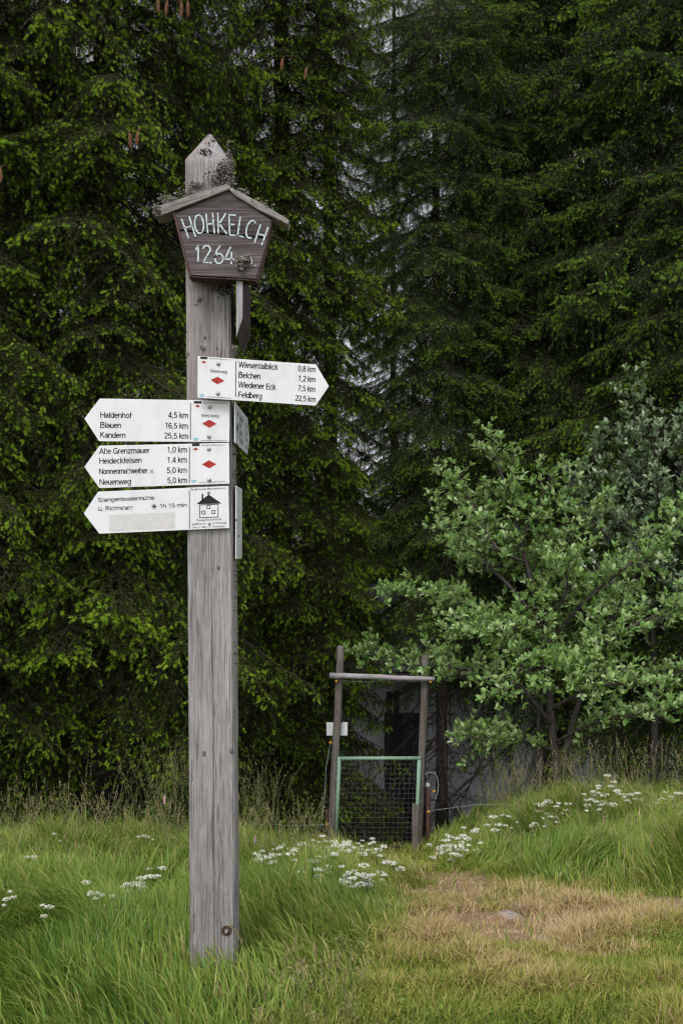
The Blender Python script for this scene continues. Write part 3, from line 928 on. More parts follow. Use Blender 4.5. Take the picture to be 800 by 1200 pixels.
limbs = [
    ([b2] + L2((765, 760, 11.6), (752, 600, 11.5), (740, 458, 11.4)), .05, .40),
    ([tuple(P(762, 720, 12.6))] + L2((730, 620, 11.4), (700, 560, 11.3), (690, 520, 11.2)), .02, .25),
    ([tuple(P(760, 700, 12.6))] + L2((720, 640, 11.2), (690, 605, 11.0), (665, 560, 11.0)), .02, .3),
    ([tuple(P(760, 690, 12.6))] + L2((790, 600, 11.4), (800, 540, 11.3), (800, 490, 11.3)), .02, .2),
    ([tuple(P(763, 740, 12.6))] + L2((800, 680, 11.3), (830, 620, 11.2), (850, 560, 11.1)), .02, .2),
    ([tuple(P(756, 650, 12.6))] + L2((770, 580, 11.2), (765, 540, 11.0), (770, 500, 11.0)), .02, .2),
    ([tuple(P(762, 720, 12.6))] + L2((760, 660, 11.1), (740, 620, 10.9), (735, 590, 10.8)), .02, .2),
    ([tuple(P(764, 760, 12.6))] + L2((730, 700, 11.1), (710, 680, 10.9), (700, 660, 10.8)), .02, .3),
    ([tuple(P(764, 760, 12.6))] + L2((790, 700, 11.1), (800, 690, 10.9), (810, 680, 10.8)), .02, .3),
    ([tuple(P(750, 590, 12.5))] + L2((735, 540, 11.3), (725, 510, 11.3)), .012, .2),
]
n2 = whitebeam("greyish green whitebeam at the right edge behind the brighter one", b2, limbs, M_leaf2, 42, .076, .065, .5)
print("leaves", n1, n2)


# ---------------------------------------------------------------- signpost
YF = 3.565                     # front face of the post
SPX = FPX / YF                 # photo pixels per metre there
post_b = P(252.5, 1133, 3.65)
signpost = empty("signpost", (post_b.x, 3.65, hz(post_b.x, 3.65)))
tag(signpost, "tall grey wooden signpost with name board and white hiking arrow signs", "signpost")


def build_post():
    top = P(246.3, 156, 3.65); bot = P(252.8, 1140, 3.65)
    hw, hd = .0835, .085
    zb, zt = bot.z - .1, top.z
    zs = zt - .130                      # shoulder
    def axis_x(z): return bot.x + (top.x - bot.x) * (z - bot.z) / (top.z - bot.z)
    per = 26                            # points per face
    outline = []
    for face in range(4):
        npt = 90 if face == 0 else per
        for i in range(npt):
            t = -1 + 2 * i / npt
            outline.append({0: (t, -1), 1: (1, t), 2: (-t, 1), 3: (-1, -t)}[face])
    rings = []
    def ring(z, fx, fy):
        out = []
        ax = axis_x(z)
        for (a, b) in outline:
            rr = 1 / ((abs(a) ** 14 + abs(b) ** 14) ** (1 / 14))        # rounded arrises
            x, y = a * rr * hw * fx, b * rr * hd * fy
            dn = 0.0
            if b == -1:        # front: drying crack, shallow ridges
                cx = .07 + .03 * math.sin(z * 2.1) + .012 * math.sin(z * 9)
                dn -= .009 * math.exp(-((a - cx) / .022) ** 2) * (.25 + .75 * (.5 + .5 * math.sin(z * 1.3 + 1)))
                dn -= .0022 * float(vnoise(a * 9 + 3, z * 1.2, 31)) + .0016 * float(vnoise(a * 30 + 3, z * 2.2, 35))
            else:
                dn -= .003 * float(vnoise((a + b) * 9, z * 1.6, 32))
            if a == 1: dn -= .006 * float(vnoise(b * 4, z * 7, 33)) ** 2
            edge = .004 * float(vnoise((a - b) * 3, z * 11, 34)) * (abs(a) > .93) * (abs(b) > .93)
            nx_, ny_ = (0, -1) if b == -1 else (1, 0) if a == 1 else (0, 1) if b == 1 else (-1, 0)
            out.append((ax + x + nx_ * dn - math.copysign(edge, a), 3.65 + y + ny_ * dn + (edge if b < 0 else -edge), z))
        return out
    n = 170
    for i in range(n + 1): rings.append(ring(zb + (zs - zb) * i / n, 1, 1))
    for t in (.12, .25, .4, .55, .7, .85, .96): rings.append(ring(zs + (zt - zs) * t, 1 - .97 * t, 1 - .97 * t))
    m = MB(); m.grid(rings)
    return m.build("post", M_post, signpost, smooth=True), axis_x


post, axis_x = build_post()
# knots and the bolt at the foot
for px, py, s in ((239, 883, .006), (271, 880, .005), (256, 665, .004), (240, 395, .004), (254, 408, .003)):
    p = P(px, py, YF); m = MB()
    rings = [[(p.x + rr * math.cos(a), YF - yy, p.z + 1.5 * rr * math.sin(a)) for a in [6.283 * q / 14 for q in range(14)]] for rr, yy in ((s * 1.25, -.004), (s, .001), (s * .55, .0025), (s * .2, .001))]
    m.grid(rings); m.build("knot", M_knot, post, smooth=True)
p = P(265.5, 1091, YF); m = MB()
for r0, r1, y0, y1, mi in ((.019, .018, 0, .004, 0), (.007, .005, .004, .014, 1)):
    kk = 20 if mi == 0 else 6
    m.grid([[(p.x + rr * math.cos(a), YF + .004 - yy, p.z + rr * math.sin(a)) for a in [6.283 * q / kk for q in range(kk)]] for rr, yy in ((r0, y0), (r1, y1))], mi=mi)
m.build("bolt", [M_rust, M_bolt], post)
m = MB()
for px, py, l, w in ((227, 1080, .07, .004), (259, 500, .04, .004), (258.5, 416, .045, .006)):
    p = P(px, py, YF); m.prism([(p.x - w / 2, YF - .0022, p.z - l / 2), (p.x + w / 2, YF - .0022, p.z - l / 2), (p.x + w * .2, YF - .0022, p.z + l / 2)], (0, .01, 0))
m.build("crack", M_knot, post)


def lichen(name, spots, parent, mat, seed, size=(.0013, .0046)):
    """crumbly tufts: small spiky lumps joined, too small to tell apart"""
    r = np.random.default_rng(seed)
    VV, FF, off = [], [], 0
    ico = np.array([(0, 0, 1), (.894, 0, .447), (.276, .851, .447), (-.724, .526, .447), (-.724, -.526, .447), (.276, -.851, .447), (.724, .526, -.447), (-.276, .851, -.447), (-.894, 0, -.447), (-.276, -.851, -.447), (.724, -.526, -.447), (0, 0, -1)])
    fc = np.array([(0, 1, 2), (0, 2, 3), (0, 3, 4), (0, 4, 5), (0, 5, 1), (1, 6, 2), (2, 7, 3), (3, 8, 4), (4, 9, 5), (5, 10, 1), (2, 6, 7), (3, 7, 8), (4, 8, 9), (5, 9, 10), (1, 10, 6), (6, 11, 7), (7, 11, 8), (8, 11, 9), (9, 11, 10), (10, 11, 6)])
    for (c, sp, n) in spots:
        for _ in range(int(n * 2.6)):
            q = np.array(c) + r.normal(0, 1, 3) * np.array(sp)
            s = r.uniform(*size)
            VV.append(q + ico * s * (.35 + 1.1 * r.random((12, 1)))); FF.append(fc + off); off += 12
    o = link(name, np_mesh(name, np.concatenate(VV), np.concatenate(FF)), parent, mat)
    o["kind"] = "stuff"
    return o


def sp(px, py, Y, sx, sy, sz, n): return (tuple(P(px, py, Y)), (sx, sy, sz), n)


lichen("lichen", [sp(262, 200, 3.56, .014, .006, .022, 60), sp(268, 190, 3.6, .008, .02, .03, 60), sp(271, 207, 3.59, .006, .02, .03, 70), sp(256, 213, 3.555, .02, .006, .01, 50), sp(230, 217, 3.555, .016, .01, .006, 45),
                  sp(258, 335, 3.56, .022, .003, .012, 70), sp(222, 343, 3.6, .003, .02, .02, 14), sp(221, 388, 3.6, .003, .02, .02, 22), sp(220, 418, 3.6, .003, .02, .02, 22), sp(275, 410, 3.58, .005, .02, .012, 26), sp(238, 407, 3.562, .006, .002, .004, 8), sp(233, 352, 3.562, .006, .002, .006, 8)],
       post, M_lichen, 51)
lichen("dark_lichen", [sp(258, 206, 3.557, .018, .004, .022, 60), sp(250, 168, 3.62, .012, .02, .012, 16), sp(240, 178, 3.575, .010, .006, .006, 16), sp(270, 200, 3.6, .006, .02, .03, 40), sp(262, 338, 3.56, .018, .003, .014, 50), sp(277, 640, 3.6, .002, .02, .2, 40), sp(276, 560, 3.6, .002, .02, .1, 20)],
       post, M_lichen_dark, 52)


# name board -----------------------------------------------------------------
def Z1(x, y, Y): return P(170 + x / 4.444, 140 + y / 4.444, Y)


YBD = 3.50
nb = MB()
nb.prism([Z1(*q, YBD + .004) for q in ((430, 372), (655, 520), (575, 828), (240, 808), (158, 487))], (0, .055, 0))
board = nb.build("name_board", M_board, signpost)
board["label"] = "brown pentagonal wooden name board with little roof and hand-painted letters"
for poly in (((430, 374), (656, 522), (640, 612), (172, 572), (155, 489)), ((173, 580), (639, 620), (577, 830), (238, 810))):
    m = MB(); m.prism([Z1(*q, YBD - .018) for q in poly], (0, .020, 0)); m.build("plank", M_board, board, bevel=.002)
for (a, b, w) in (((150, 482), (234, 818), 12), ((234, 818), (580, 838), 5), ((662, 518), (582, 836), 5)):
    d = Vector((b[0] - a[0], b[1] - a[1])); nrm = Vector((-d.y, d.x)).normalized() * w / 2
    m = MB(); m.prism([Z1(a[0] + nrm.x, a[1] + nrm.y, YBD - .023), Z1(b[0] + nrm.x, b[1] + nrm.y, YBD - .023), Z1(b[0] - nrm.x, b[1] - nrm.y, YBD - .023), Z1(a[0] - nrm.x, a[1] - nrm.y, YBD - .023)], (0, .07, 0))
    m.build("frame_strip", M_frame, board, bevel=.0015)
for poly in (((40, 478), (60, 452), (425, 334), (446, 350), (440, 362), (80, 500), (55, 502)), ((438, 366), (447, 352), (470, 364), (600, 432), (752, 524), (742, 546), (590, 470), (470, 396))):
    m = MB(); m.prism([Z1(*q, YBD - .028) for q in poly], (0, .085, 0)); m.build("roof_slat", M_slats[poly[0][0] > 100], board, bevel=.003)


def stroke_mesh(strokes, toW, width, nrm=(0, -1, 0), depth=.002):
    """polylines in 2-D turned into flat painted ribbons, slightly proud"""
    m = MB()
    for st in strokes:
        pts = [Vector(p) for p in st]
        L, Rr = [], []
        for i, p in enumerate(pts):
            d = (pts[min(i + 1, len(pts) - 1)] - pts[max(i - 1, 0)]).normalized()
            n2 = Vector((-d.y, d.x)) * width / 2 * random.uniform(.85, 1.15)
            L.append(toW(*(p + n2))); Rr.append(toW(*(p - n2)))
        for i in range(len(pts) - 1):
            m.poly([L[i], L[i + 1], Rr[i + 1], Rr[i]])
    return m


def seg(a, b, n=7): return [(a[0] + (b[0] - a[0]) * i / n, a[1] + (b[1] - a[1]) * i / n) for i in range(n + 1)]
def arc(cx, cy, rx, ry, a0, a1, n=18, rot=0):
    o = []
    for i in range(n + 1):
        t = R(a0 + (a1 - a0) * i / n); x, y = rx * math.cos(t), ry * math.sin(t)
        o.append((cx + x * math.cos(R(rot)) - y * math.sin(R(rot)), cy + x * math.sin(R(rot)) + y * math.cos(R(rot))))
    return o


strokes = [seg((190, 518), (228, 620)), seg((230, 505), (263, 610)), seg((206, 566), (247, 552)),
           arc(282, 545, 23, 48, 0, 360, 24, -6),
           seg((318, 490), (327, 592)), seg((352, 485), (361, 592)), seg((322, 545), (357, 541)),
           seg((379, 486), (382, 594)), seg((421, 488), (384, 548)), seg((384, 540), (426, 596)),
           seg((437, 494), (441, 602)), seg((437, 496), (473, 498)), seg((439, 547), (467, 547)), seg((441, 601), (472, 604)),
           seg((496, 506), (482, 606)), seg((482, 604), (513, 612)),
           arc(552, 572, 24, 46, 60, 310, 18, 14),
           seg((602, 545), (570, 642)), seg((641, 560), (606, 657)), seg((588, 596), (624, 606)),
           seg((263, 680), (278, 656)), seg((278, 656), (276, 744)),
           arc(321, 677, 19, 20, 190, 375, 12) + seg((339, 682), (304, 744))[1:], seg((304, 744), (348, 746)),
           [(392, 658), (377, 676), (368, 700), (364, 722)], arc(385, 724, 21, 26, 0, 360, 18),
           seg((446, 664), (415, 727)), seg((415, 727), (466, 728)), seg((451, 690), (449, 754)),
           seg((500, 712), (502, 748)), arc(516, 730, 12, 12, 190, 350, 8), arc(540, 732, 14, 14, 180, 350, 8), seg((554, 730), (556, 752)), seg((570, 760), (576, 764), 2)]
for word in (strokes[:20], strokes[20:]):
    stroke_mesh(word, lambda x, y: Z1(x, y, YBD - .0195), 8.5).build("lettering", M_paint, board)
lichen("lichen", [sp(184, 245, 3.45, .006, .02, .006, 40), sp(200, 236, 3.5, .016, .03, .005, 60), sp(222, 229, 3.53, .02, .03, .005, 60), sp(305, 240, 3.5, .012, .03, .004, 30), sp(318, 247, 3.5, .01, .03, .004, 18), sp(284, 226, 3.52, .012, .03, .005, 20)], board, M_lichen, 53)

# second wooden board on the post's right face, seen edge-on
m = MB()
fr = [P(276.8, 317, 3.49), P(284.6, 315, 3.49), P(284.6, 372, 3.49), P(277, 395, 3.49)]
m.prism(fr, (0, .30, 0))
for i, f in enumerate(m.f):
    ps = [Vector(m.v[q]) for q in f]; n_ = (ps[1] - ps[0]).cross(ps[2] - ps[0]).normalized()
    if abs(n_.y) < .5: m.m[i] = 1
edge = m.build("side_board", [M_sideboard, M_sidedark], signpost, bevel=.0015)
edge["label"] = "wooden board seen edge-on at the post's right side"
lichen("lichen", [sp(283, 308, 3.48, .009, .010, .009, 60), sp(289, 306, 3.5, .008, .02, .009, 50), sp(286, 314, 3.5, .006, .02, .006, 24)], edge, M_lichen, 54, (.002, .006))


# enamel signs ---------------------------------------------------------------
def text_mesh(s, bold=0.0):
    cu = bpy.data.curves.new("text", 'FONT'); cu.body = s; cu.size = 1.0; cu.offset = bold; cu.resolution_u = 3; cu.fill_mode = 'FRONT'
    o = bpy.data.objects.new("text", cu); COL.objects.link(o)
    bpy.context.view_layer.update()
    me = bpy.data.meshes.new_from_object(o.evaluated_get(bpy.context.evaluated_depsgraph_get()))
    V = np.array([v.co[:2] for v in me.vertices]).reshape(-1, 2); F = [list(p.vertices) for p in me.polygons]
    bpy.data.objects.remove(o); bpy.data.curves.remove(cu); bpy.data.meshes.remove(me)
    return V, F


X_ = .74      # x-height; capitals are 1 high


def _a(cx, cy, rx, ry, a0, a1, n=9):
    return [(cx + rx * math.cos(R(a0 + (a1 - a0) * i / n)), cy + ry * math.sin(R(a0 + (a1 - a0) * i / n))) for i in range(n + 1)]


def _bowl(cx=.27, top=X_ - .06): return _a(cx, (top + .06) / 2, .21, (top - .06) / 2, 0, 360, 16)


_arch = [(.06, .0), (.06, X_)], [(.06, .5)] + _a(.255, .5, .195, .18, 180, 0, 8) + [(.45, 0)]
GL = {
 'A': (.70, [[(.03, 0), (.35, 1)], [(.35, 1), (.67, 0)], [(.15, .34), (.55, .34)]]),
 'B': (.68, [[(.09, 0), (.09, 1)], [(.09, .94), (.36, .94)] + _a(.36, .74, .2, .2, 90, -90) + [(.09, .54)], [(.36, .54)] + _a(.37, .30, .23, .24, 90, -90) + [(.09, .06)]]),
 'E': (.60, [[(.09, 0), (.09, 1)], [(.09, .94), (.56, .94)], [(.09, .53), (.52, .53)], [(.09, .06), (.57, .06)]]),
 'F': (.56, [[(.09, 0), (.09, 1)], [(.09, .94), (.53, .94)], [(.09, .51), (.48, .51)]]),
 'G': (.76, [_a(.39, .5, .31, .44, 42, 330, 16), [(.42, .46), (.69, .46)], [(.67, .46), (.67, .05)]]),
 'H': (.70, [[(.09, 0), (.09, 1)], [(.61, 0), (.61, 1)], [(.09, .53), (.61, .53)]]),
 'K': (.68, [[(.09, 0), (.09, 1)], [(.58, 1), (.09, .42)], [(.25, .6), (.62, 0)]]),
 'N': (.72, [[(.09, 0), (.09, 1)], [(.63, 0), (.63, 1)], [(.11, .97), (.61, .03)]]),
 'R': (.70, [[(.09, 0), (.09, 1)], [(.09, .94), (.38, .94)] + _a(.38, .72, .21, .22, 90, -90) + [(.09, .5)], [(.36, .5), (.60, 0)]]),
 'S': (.64, [_a(.32, .73, .23, .21, 20, 250, 10)[:-1] + [(.30, .53)] + _a(.32, .27, .25, .21, 80, -160, 10)]),
 'W': (.96, [[(.04, 1), (.26, 0)], [(.26, 0), (.48, 1)], [(.48, 1), (.70, 0)], [(.70, 0), (.92, 1)]]),
 'a': (.54, [[(.07, .52)] + _a(.25, .50, .19, .18, 150, 0, 8) + [(.44, 0)], [(.44, .42), (.24, .40)] + _a(.22, .22, .17, .16, 100, 300, 10) + [(.44, .2)]]),
 'b': (.56, [[(.08, 0), (.08, 1)], _bowl(.28)]),
 'c': (.50, [_a(.28, .37, .21, .31, 50, 310, 14)]),
 'd': (.56, [[(.48, 0), (.48, 1)], _bowl(.27)]),
 'e': (.54, [[(.07, .39), (.48, .39)] + _a(.275, .37, .21, .31, 5, 310, 16)]),
 'f': (.32, [[(.14, 0), (.14, .8)] + _a(.27, .8, .13, .14, 180, 90, 5), [(.03, .67), (.27, .67)]]),
 'g': (.56, [_bowl(.27), [(.48, X_), (.48, -.06)] + _a(.28, -.05, .20, .17, 0, -150, 8)]),
 'h': (.54, [[(.08, 0), (.08, 1)], [(.08, .5)] + _a(.27, .5, .19, .18, 180, 0, 8) + [(.46, 0)]]),
 'i': (.22, [[(.11, 0), (.11, X_)], [(.11, .87), (.11, 1)]]),
 'k': (.50, [[(.08, 0), (.08, 1)], [(.42, X_), (.08, .30)], [(.2, .42), (.46, 0)]]),
 'l': (.22, [[(.11, 0), (.11, 1)]]),
 'm': (.84, [[(.08, 0), (.08, X_)], [(.08, .5)] + _a(.25, .5, .17, .18, 180, 0, 8) + [(.42, 0)], [(.42, .5)] + _a(.59, .5, .17, .18, 180, 0, 8) + [(.76, 0)]]),
 'n': (.54, [[(.08, 0), (.08, X_)], [(.08, .5)] + _a(.27, .5, .19, .18, 180, 0, 8) + [(.46, 0)]]),
 'o': (.56, [_bowl(.28)]),
 'r': (.34, [[(.08, 0), (.08, X_)], [(.08, .46)] + _a(.28, .46, .2, .22, 180, 85, 6)]),
 's': (.50, [_a(.25, .53, .17, .15, 30, 250, 9)[:-1] + [(.24, .38)] + _a(.25, .21, .19, .15, 80, -155, 9)]),
 't': (.30, [[(.14, .90), (.14, .16)] + _a(.25, .17, .11, .11, 180, 270, 4), [(.03, .67), (.25, .67)]]),
 'u': (.54, [[(.08, X_), (.08, .24)] + _a(.27, .24, .19, .18, 180, 360, 8) + [(.46, X_)], [(.46, .3), (.46, 0)]]),
 'w': (.76, [[(.03, X_), (.20, 0)], [(.20, 0), (.38, X_)], [(.38, X_), (.56, 0)], [(.56, 0), (.73, X_)]]),
 'x': (.50, [[(.04, X_), (.46, 0)], [(.46, X_), (.04, 0)]]),
 'z': (.48, [[(.05, .68), (.42, .68)], [(.41, .66), (.06, .06)], [(.04, .06), (.45, .06)]]),
 '0': (.56, [_a(.28, .5, .21, .44, 0, 360, 18)]),
 '1': (.56, [[(.34, 0), (.34, 1)], [(.34, .96), (.12, .78)]]),
 '2': (.56, [_a(.28, .72, .20, .22, 165, -20, 10) + [(.40, .52), (.08, .06)], [(.06, .06), (.50, .06)]]),
 '4': (.56, [[(.40, 0), (.40, 1)], [(.38, .97), (.05, .28)], [(.04, .26), (.53, .26)]]),
 '5': (.56, [[(.46, .94), (.14, .94)], [(.14, .94), (.10, .48)], [(.10, .50)] + _a(.27, .33, .21, .27, 120, -150, 12)]),
 '6': (.56, [_a(.28, .31, .20, .25, 0, 360, 16), [(.08, .34)] + _a(.29, .55, .21, .39, 180, 40, 8)]),
 '7': (.56, [[(.06, .94), (.51, .94)], [(.49, .92), (.32, .5), (.22, 0)]]),
 '8': (.56, [_a(.28, .74, .17, .20, 0, 360, 14), _a(.28, .29, .21, .24, 0, 360, 14)]),
 ',': (.26, [[(.14, .12), (.14, .02), (.09, -.14)]]),
 '.': (.26, [[(.13, 0), (.13, .13)]]),
 ' ': (.28, []),
}
GL['ü'] = (GL['u'][0], GL['u'][1] + [[(.16, .87), (.16, 1)], [(.38, .87), (.38, 1)]])


def stroke_text(st, sx, sy, w):
    """strokes of the word scaled to sx, sy; w is the pen width in the scaled units"""
    V, F = [], []
    pen = 0
    for ch in st:
        adv, polys = GL[ch]
        for pl in polys:
            pts = [Vector(((pen + x) * sx, y * sy)) for x, y in pl]
            L_, R_ = [], []
            for i, p in enumerate(pts):
                d1 = (p - pts[i - 1]).normalized() if i else (pts[1] - pts[0]).normalized()
                d2 = (pts[i + 1] - p).normalized() if i < len(pts) - 1 else d1
                nn = Vector((-d1.y - d2.y, d1.x + d2.x)); nn = nn.normalized() * (w / 2 / max(.6, nn.length / 2))
                L_.append(p + nn); R_.append(p - nn)
            n = len(V)
            for a_, b_ in zip(L_, R_): V += [a_, b_]
            for i in range(len(pts) - 1): F.append([n + 2 * i, n + 2 * i + 1, n + 2 * i + 3, n + 2 * i + 2])
        pen += adv
    return V, F


def text_width(st): return sum(GL[c][0] for c in st)


CAP = None
_v, _f = text_mesh("H"); CAP = _v[:, 1].max() - _v[:, 1].min()


class Sign:
    """flat plate; local plane coordinates are photo pixels at the plate's own depth, turned by roll"""
    def __init__(self, name, anchor, roll, Y, outline, mat, label, yaw=0.0, thick=.004):
        self.a = anchor; self.roll = R(roll); self.Y = Y
        self.org = P(*anchor, Y)
        self.ppm = FPX / (Y * math.cos(PITCH) + (self.org.z - EYE) * math.sin(PITCH))
        self.yaw = yaw
        m = MB(); m.prism([self.w(*q) for q in outline], self.out(-thick))
        self.o = m.build(name, mat, signpost, bevel=.0012)
        self.o["label"] = label
    def out(self, d):
        return Vector((math.sin(self.yaw), -math.cos(self.yaw), 0)) * d
    def w(self, px, py, lift=0.0):
        x, z = (px - self.a[0]) / self.ppm, -(py - self.a[1]) / self.ppm
        return self.org + Vector((x * math.cos(self.yaw), x * math.sin(self.yaw), z)) + self.out(lift)
    def shape(self, name, polys, mat, lift=.0006):
        m = MB()
        for q in polys: m.poly([self.w(*p, lift) for p in q][::-1])
        return m.build(name, mat, self.o)
    def text(self, name, items, mat, bold=.012, lift=.0007, pen=0):
        c, s = math.cos(self.roll), math.sin(self.roll)
        for (st, x, y, width, cap) in items:
            m = MB()
            if pen:
                sx = width / (text_width(st) - .1)
                V, F = stroke_text(st, sx, cap * .96, pen * cap)
                m.v += [tuple(self.w(x - .05 * sx + p.x * c + p.y * s, y + p.x * s - p.y * c, lift)) for p in V]
                m.f += F; m.m += [0] * len(F)
                m.build(name, mat, self.o)
                continue
            V, F = text_mesh(st, bold)
            sy = cap / CAP; x0, x1 = V[:, 0].min(), V[:, 0].max(); sx = width / (x1 - x0)
            lx = (V[:, 0] - x0) * sx; ly = V[:, 1] * sy
            # roll > 0: text runs downhill to the right
            m.v += [tuple(self.w(x + a * c + b * s, y + a * s - b * c, lift)) for a, b in zip(lx, ly)]
            m.f += F; m.m += [0] * len(F)
            m.build(name, mat, self.o)
    def bolt(self, px, py, r=.0075):
        m = MB(); rings = []
        for rr, yy in ((1.0, .0), (1.0, .25), (.85, .55), (.5, .75), (.12, .82)):
            ring = []
            for q in range(14):
                a = 6.283 * q / 14
                ring.append(self.w(px, py, yy * r) + Vector((math.cos(self.yaw), math.sin(self.yaw), 0)) * rr * r * math.cos(a) + Vector((0, 0, 1)) * rr * r * math.sin(a))
            rings.append(ring[::-1])
        m.grid(rings); m.build("bolt", M_bolt, self.o, smooth=True)
    def rot(self, cx, cy, pts):
        c, s = math.cos(self.roll), math.sin(self.roll)
        return [(cx + a * c - b * s, cy + a * s + b * c) for a, b in pts]


YS = 3.555


def z5(x, y): return (90 + x / 4.21, 455 + y / 4.21)
def z6(x, y): return (220 + x / 4.444, 410 + y / 4.444)


def marks(sg, z, cx, cy_dia, tx, topy, ty_small, bolts, westweg, footy, scale):
    """the square field of a hiking sign: waymark, screws, tab, fine print"""
    u = scale
    sg.shape("waymark", [sg.rot(*z(cx, cy_dia), [(-36 / u, 0), (0, -20 / u), (36 / u, 0), (0, 20 / u)])], M_red)
    sg.shape("small_waymark", [sg.rot(*z(tx + 16, ty_small), [(-14 / u, 0), (0, -6.5 / u), (14 / u, 0), (0, 6.5 / u)])], M_red)
    sg.shape("printed_tab", [sg.rot(*z(tx + 17, topy), [(-19 / u, -6 / u), (18 / u, -6 / u), (18 / u, 6 / u), (-19 / u, 6 / u)])], M_black)
    fp = [("Schwarzwaldverein e.V.", *z(tx + 44, topy + 5), 118 / u, 6.5 / u), ("www.schwarzwaldverein.de", *z(tx + 32, footy + 3), 128 / u, 6 / u)]
    sg.text("fine_print", fp, M_greyprint, .01)
    sg.shape("logo", [sg.rot(*z(tx + 8, footy - 4), [(-13 / u, -6 / u), (8 / u, -8 / u), (13 / u, -1 / u), (4 / u, 6 / u), (-10 / u, 7 / u)])], M_cyan)
    if westweg: sg.text("waymark_name", [("Westweg", *z(westweg[0], westweg[1]), 86 / u, 17 / u)], M_greyprint, pen=.15)
    for b in bolts: sg.bolt(*z(*b))


# sign 1: Wiesentalblick, pointing right
s = Sign("direction_sign", (231.7, 417.2), 4.05, YS - .03, [z6(*q) for q in ((52, 32), (667, 76), (735, 190), (665, 292), (52, 250))], M_white,
         "white arrow sign pointing right, listing Wiesentalblick, Belchen, Wiedener Eck and Feldberg")
s.text("lettering", [("Wiesentalblick", *z6(266, 91), 202 / 4.444, 32 / 4.444), ("Belchen", *z6(265, 145), 113 / 4.444, 32 / 4.444), ("Wiedener Eck", *z6(264, 196), 193 / 4.444, 32 / 4.444), ("Feldberg", *z6(264, 248), 122 / 4.444, 32 / 4.444),
                     ("0,8 km", *z6(574, 111), 90 / 4.444, 31 / 4.444), ("1,2 km", *z6(575, 163), 88 / 4.444, 31 / 4.444), ("7,5 km", *z6(574, 214), 88 / 4.444, 31 / 4.444), ("22,5 km", *z6(560, 266), 104 / 4.444, 31 / 4.444)], M_black, pen=.135)
s.shape("divider_line", [[z6(248, 58), z6(254, 58.5), z6(254, 246), z6(248, 245.5)]], M_greyprint)
marks(s, z6, 156, 160, 68, 42, 64, ((160, 72), (158, 228)), (117, 117), 243, 4.444)

# signs 2-4, pointing left
s = Sign("direction_sign", (99, 490.6), 1.0, YS, [z5(*q) for q in ((38, 150), (113, 50), (755, 61), (753, 266), (112, 262))], M_white,
         "white arrow sign pointing left, listing Haldenhof, Blauen and Kandern")
s.text("lettering", [("Haldenhof", *z5(118, 145), 152 / 4.21, 30 / 4.21), ("Blauen", *z5(118, 195), 101 / 4.21, 30 / 4.21), ("Kandern", *z5(118, 244), 123 / 4.21, 30 / 4.21),
                     ("4,5 km", *z5(453, 146), 96 / 4.21, 30 / 4.21), ("16,5 km", *z5(436, 198), 112 / 4.21, 30 / 4.21), ("25,5 km", *z5(434, 248), 115 / 4.21, 30 / 4.21)], M_black, pen=.135)
s.shape("divider_line", [[z5(559, 72), z5(564, 72), z5(564, 252), z5(559, 252)]], M_greyprint)
marks(s, z5, 654, 175, 580, 69, 88, ((656, 91), (653, 238)), (614, 142), 256, 4.21)

s = Sign("direction_sign", (99, 547.2), -1.2, YS, [z5(*q) for q in ((38, 388), (112, 283), (751, 269), (754, 471), (113, 493))], M_white,
         "white arrow sign pointing left, listing Alte Grenzmauer, Heideckfelsen, Nonnenmattweiher and Neuenweg")
s.text("lettering", [("Alte Grenzmauer", *z5(113, 325), 246 / 4.21, 30 / 4.21), ("Heideckfelsen", *z5(113, 373), 207 / 4.21, 30 / 4.21), ("Nonnenmattweiher", *z5(113, 424), 237 / 4.21, 29 / 4.21), ("Neuenweg", *z5(115, 477), 154 / 4.21, 30 / 4.21),
                     ("1,0 km", *z5(446, 318), 97 / 4.21, 30 / 4.21), ("1.4 km", *z5(446, 368), 97 / 4.21, 30 / 4.21), ("5,0 km", *z5(446, 419), 97 / 4.21, 30 / 4.21), ("5,0 km", *z5(449, 469), 95 / 4.21, 30 / 4.21)], M_black, pen=.135)
s.text("scratched_mark", [("x", *z5(361, 420), 20 / 4.21, 28 / 4.21)], M_greyprint, .0)
s.shape("divider_line", [[z5(554, 290), z5(559, 290), z5(559, 467), z5(554, 467)]], M_greyprint)
marks(s, z5, 653, 375, 571, 279, 300, ((651, 299), (654, 452)), None, 463, 4.21)

s = Sign("direction_sign", (98.3, 601.6), -2.4, YS, [z5(*q) for q in ((35, 617), (105, 510), (748, 482), (753, 690), (113, 718))], M_white,
         "white arrow sign pointing left to Stangenbodenhütte, with a black house emblem")
s.text("lettering", [("Stangenbodenhütte", *z5(107, 561), 274 / 4.21, 21 / 4.21), ("ü. Richtstatt", *z5(109, 605), 166 / 4.21, 21 / 4.21), ("1h 15 min", *z5(410, 591), 133 / 4.21, 21 / 4.21)], M_black, pen=.15)
ast = []
for a in (0, 60, 120):
    ca, sa = math.cos(R(a)), math.sin(R(a)); u = 4.21
    ast.append([(lambda q: (q[0], q[1]))((z5(382, 583)[0] + (x * ca - y * sa) / u, z5(382, 583)[1] + (x * sa + y * ca) / u)) for x, y in ((-13, -2), (13, -2), (13, 2), (-13, 2))])
s.shape("asterisk", [ast[0]], M_black, .0006); s.shape("asterisk", [ast[1]], M_black, .0007); s.shape("asterisk", [ast[2]], M_black, .0008)
s.shape("sticker_residue", [[z5(160, 625), z5(484, 612), z5(486, 690), z5(163, 704)]], M_patch)
s.shape("divider_line", [[z5(553, 505), z5(558, 505), z5(560, 692), z5(555, 692)]], M_greyprint)
